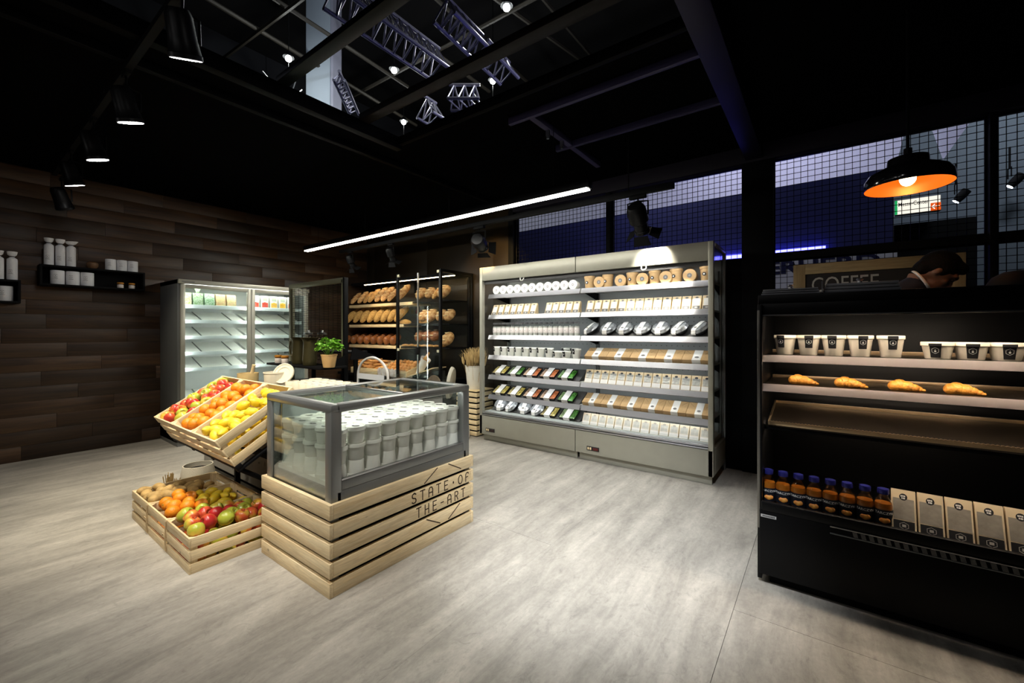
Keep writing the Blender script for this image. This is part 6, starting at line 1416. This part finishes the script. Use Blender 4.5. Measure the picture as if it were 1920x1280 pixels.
# coffee sign hung on the mesh
cs = empty('coffee_sign', (.32, YB - .02, 1.20))
cw, ch, ft = .515, .665, .085
M_FW2 = wood('oak_frame_z', (.55, .41, .21), (.38, .26, .12), 2, rnd=.05, knots=False)
for s_ in (-1, 1): MB().box(min(s_ * cw, s_ * (cw - ft)), max(s_ * cw, s_ * (cw - ft)), -.03, 0, 0, ch, bev=.002).ob('frame_side', M_FW2, cs)
for z_ in (0, ch - ft): MB().box(-cw + ft, cw - ft, -.03, 0, z_, z_ + ft, bev=.002).ob('frame_rail', M_FRAMEWOOD, cs)
MB().box(-cw + ft, cw - ft, -.012, -.002, ft, ch - ft).ob('board', M_LABEL, cs)
ob('lettering', tmesh(fit_text('coffee', 'COFFEE', .43, .125, pm('chalk_grey', (.50, .50, .48), .8)), FACE_Y), cs, (-.17, -.014, .425))
tag(cs, 'black COFFEE board in a pale wooden frame hanging on the mesh', 'sign')

# ================================================================== PERSON BEHIND THE COUNTER
hp = on(1757, 512, 1, 3.57); HX, HY, HZ = hp.x, 3.57, hp.z
def remesh(mb, name, mat, parent, voxel, smooth_it=6, sc=1.0):
    o = mb.ob(name, mat, parent, smooth=True)
    m = o.modifiers.new('remesh', 'REMESH'); m.mode = 'VOXEL'; m.voxel_size = voxel; m.use_smooth_shade = True
    s_ = o.modifiers.new('smooth', 'SMOOTH'); s_.iterations = smooth_it; s_.factor = .5
    dg = bpy.context.evaluated_depsgraph_get(); me = bpy.data.meshes.new_from_object(o.evaluated_get(dg)); o.modifiers.clear(); o.data = me; me.name = name
    me.polygons.foreach_set('use_smooth', [True] * len(me.polygons)); return o
ps = empty('person', (HX - .16, HY, 0))
SKIN = pm('skin', (.22, .115, .075), .5, var=.08, nscale=30); 
hc = Vector((.16, 0, HZ))                        # head centre, person frame (faces +x, looks down)
Mh = Matrix.Translation(hc) @ Matrix.Rotation(R(47), 4, 'Y')
bodym = MB()
bodym.sph((-.012, 0, .022), (.094, .074, .098), 20, 14, 0, Mh)               # skull
bodym.sph((.030, 0, -.045), (.058, .054, .062), 16, 10, 0, Mh)               # face
bodym.sph((.052, 0, -.095), (.028, .032, .022), 12, 8, 0, Mh)                # chin
bodym.sph((.072, 0, .032), (.026, .050, .016), 12, 8, 0, Mh)                 # brow
bodym.tube([tuple(Mh @ Vector((.080, 0, .015))), tuple(Mh @ Vector((.098, 0, -.018))), tuple(Mh @ Vector((.108, 0, -.034)))], [.008, .010, .013], 8)   # nose
bodym.sph((.088, 0, -.038), (.012, .017, .009), 10, 6, 0, Mh)
bodym.sph((.080, 0, -.064), (.012, .022, .007), 10, 6, 0, Mh); bodym.sph((.078, 0, -.076), (.012, .020, .007), 10, 6, 0, Mh)       # lips
for s_ in (-1, 1):
    bodym.sph((.055, s_ * .036, -.02), (.022, .018, .020), 10, 6, 0, Mh)     # cheek
    bodym.sph((-.008, s_ * .077, -.006), (.015, .009, .023), 12, 8, 0, Mh)   # ear
nb = Mh @ Vector((-.05, 0, -.06))
bodym.tube([tuple(nb), (.06, 0, HZ - .075), (.0, 0, HZ - .13)], [.052, .054, .07], 12)
SH_ = HZ - .17
bodym.sph((-.09, 0, SH_ - .07), (.15, .19, .12), 16, 10); bodym.sph((-.22, 0, SH_ - .24), (.13, .155, .18), 16, 10); bodym.sph((-.34, 0, SH_ - .45), (.12, .165, .16), 16, 10)
arms = []
for s_ in (-1, 1):
    pth = [(-.05, s_ * .185, SH_ - .04), (.0, s_ * .205, SH_ - .19), (.03, s_ * .205, SH_ - .33), (.13, s_ * .16, SH_ - .43), (.21, s_ * .11, SH_ - .50)]
    bodym.tube(pth, [.055, .047, .042, .037, .026], 10); arms.append(pth)
    hx, hz_ = .225, SH_ - .515
    bodym.sph((hx + .015, s_ * .105, hz_), (.04, .036, .018), 12, 7)
    for k in range(4):
        yy = s_ * (.082 + .016 * k); ln = (.052, .060, .057, .045)[k]
        bodym.tube([(hx + .04, yy, hz_ - .005), (hx + .04 + ln * .55, yy, hz_ - .02), (hx + .04 + ln * .8, yy, hz_ - .045)], [.009, .0085, .007], 7)
    bodym.tube([(hx, s_ * .078, hz_), (hx + .03, s_ * .055, hz_ - .01), (hx + .06, s_ * .05, hz_ - .02)], [.010, .010, .008], 7)
hz = SH_ - .52
for s_ in (-1, 1): bodym.tube([(-.37, s_ * .09, hz), (-.35, s_ * .095, hz / 2 + .05), (-.37, s_ * .10, .08)], [.085, .058, .042], 10); bodym.sph((-.32, s_ * .10, .04), (.12, .045, .04), 12, 7)
remesh(bodym, 'body', SKIN, ps, .0075, 5)
jk = MB(); jk.sph((-.09, 0, SH_ - .07), (.165, .205, .13), 16, 10); jk.sph((-.22, 0, SH_ - .24), (.145, .17, .19), 16, 10); jk.sph((-.34, 0, SH_ - .43), (.132, .178, .15), 16, 10)
jk.tube([(.088, 0, HZ - .045), (.045, 0, HZ - .09), (-.03, 0, SH_ - .01)], [.062, .076, .13], 14)
for pth in arms: jk.tube(pth[:-1] + [(.195, pth[-1][1], pth[-1][2] + .012)], [.072, .060, .054, .047, .040], 12)
remesh(jk, 'dark_jacket', pm('navy_jacket', (.012, .013, .024), .75), ps, .012, 6)
tj = MB()
for s_ in (-1, 1): tj.tube([(-.37, s_ * .09, hz + .06), (-.35, s_ * .095, hz / 2 + .05), (-.37, s_ * .10, .06)], [.10, .072, .06], 12)
tj.sph((-.37, 0, hz + .02), (.125, .18, .10), 14, 8)
remesh(tj, 'trousers', pm('black_trousers', (.010, .010, .012), .8), ps, .014, 4)
sho = MB()
for s_ in (-1, 1): sho.sph((-.31, s_ * .10, .045), (.14, .055, .045), 14, 8)
sho.ob('shoes', M_BLACKG, ps)
# collar ring, hair, brows, eyes
cpts = [(.088 + .036 * math.cos(a), .070 * math.sin(a), HZ - .040 - .060 * math.cos(a)) for a in [2 * math.pi * k / 24 for k in range(25)]]
MB().tube(cpts, .008, 8).ob('white_collar', M_PAPER, ps)
hr = MB(); hr.sph((-.022, 0, .036), (.100, .081, .098), 20, 14, 0, Mh); hr.sph((-.062, 0, -.012), (.055, .068, .075), 16, 10, 0, Mh); hr.sph((.048, 0, .090), (.045, .056, .030), 14, 8, 0, Mh); hr.sph((.078, .0, .078), (.018, .040, .018), 10, 6, 0, Mh)
for s_ in (-1, 1): hr.sph((.012, s_ * .070, .022), (.014, .010, .034), 8, 6, 0, Mh)
hr.v = [v for v in hr.v]
hh_ = remesh(hr, 'short_dark_hair', pm('dark_hair', (.004, .0035, .003), .75, spec=.15, bump=.5, bscale=90), ps, .008, 3)
for s_ in (-1, 1):
    MB().sph((.084, s_ * .030, .026), (.008, .020, .005), 10, 6, 0, Mh).ob('eyebrow', MATS['dark_hair'], ps)
    MB().sph((.079, s_ * .030, .008), (.009, .013, .008), 10, 6, 0, Mh).ob('eye', pm('dark_eye', (.03, .02, .018), .2), ps)
tag(ps, 'person with short dark hair and dark jacket bending down behind the counter', 'person')
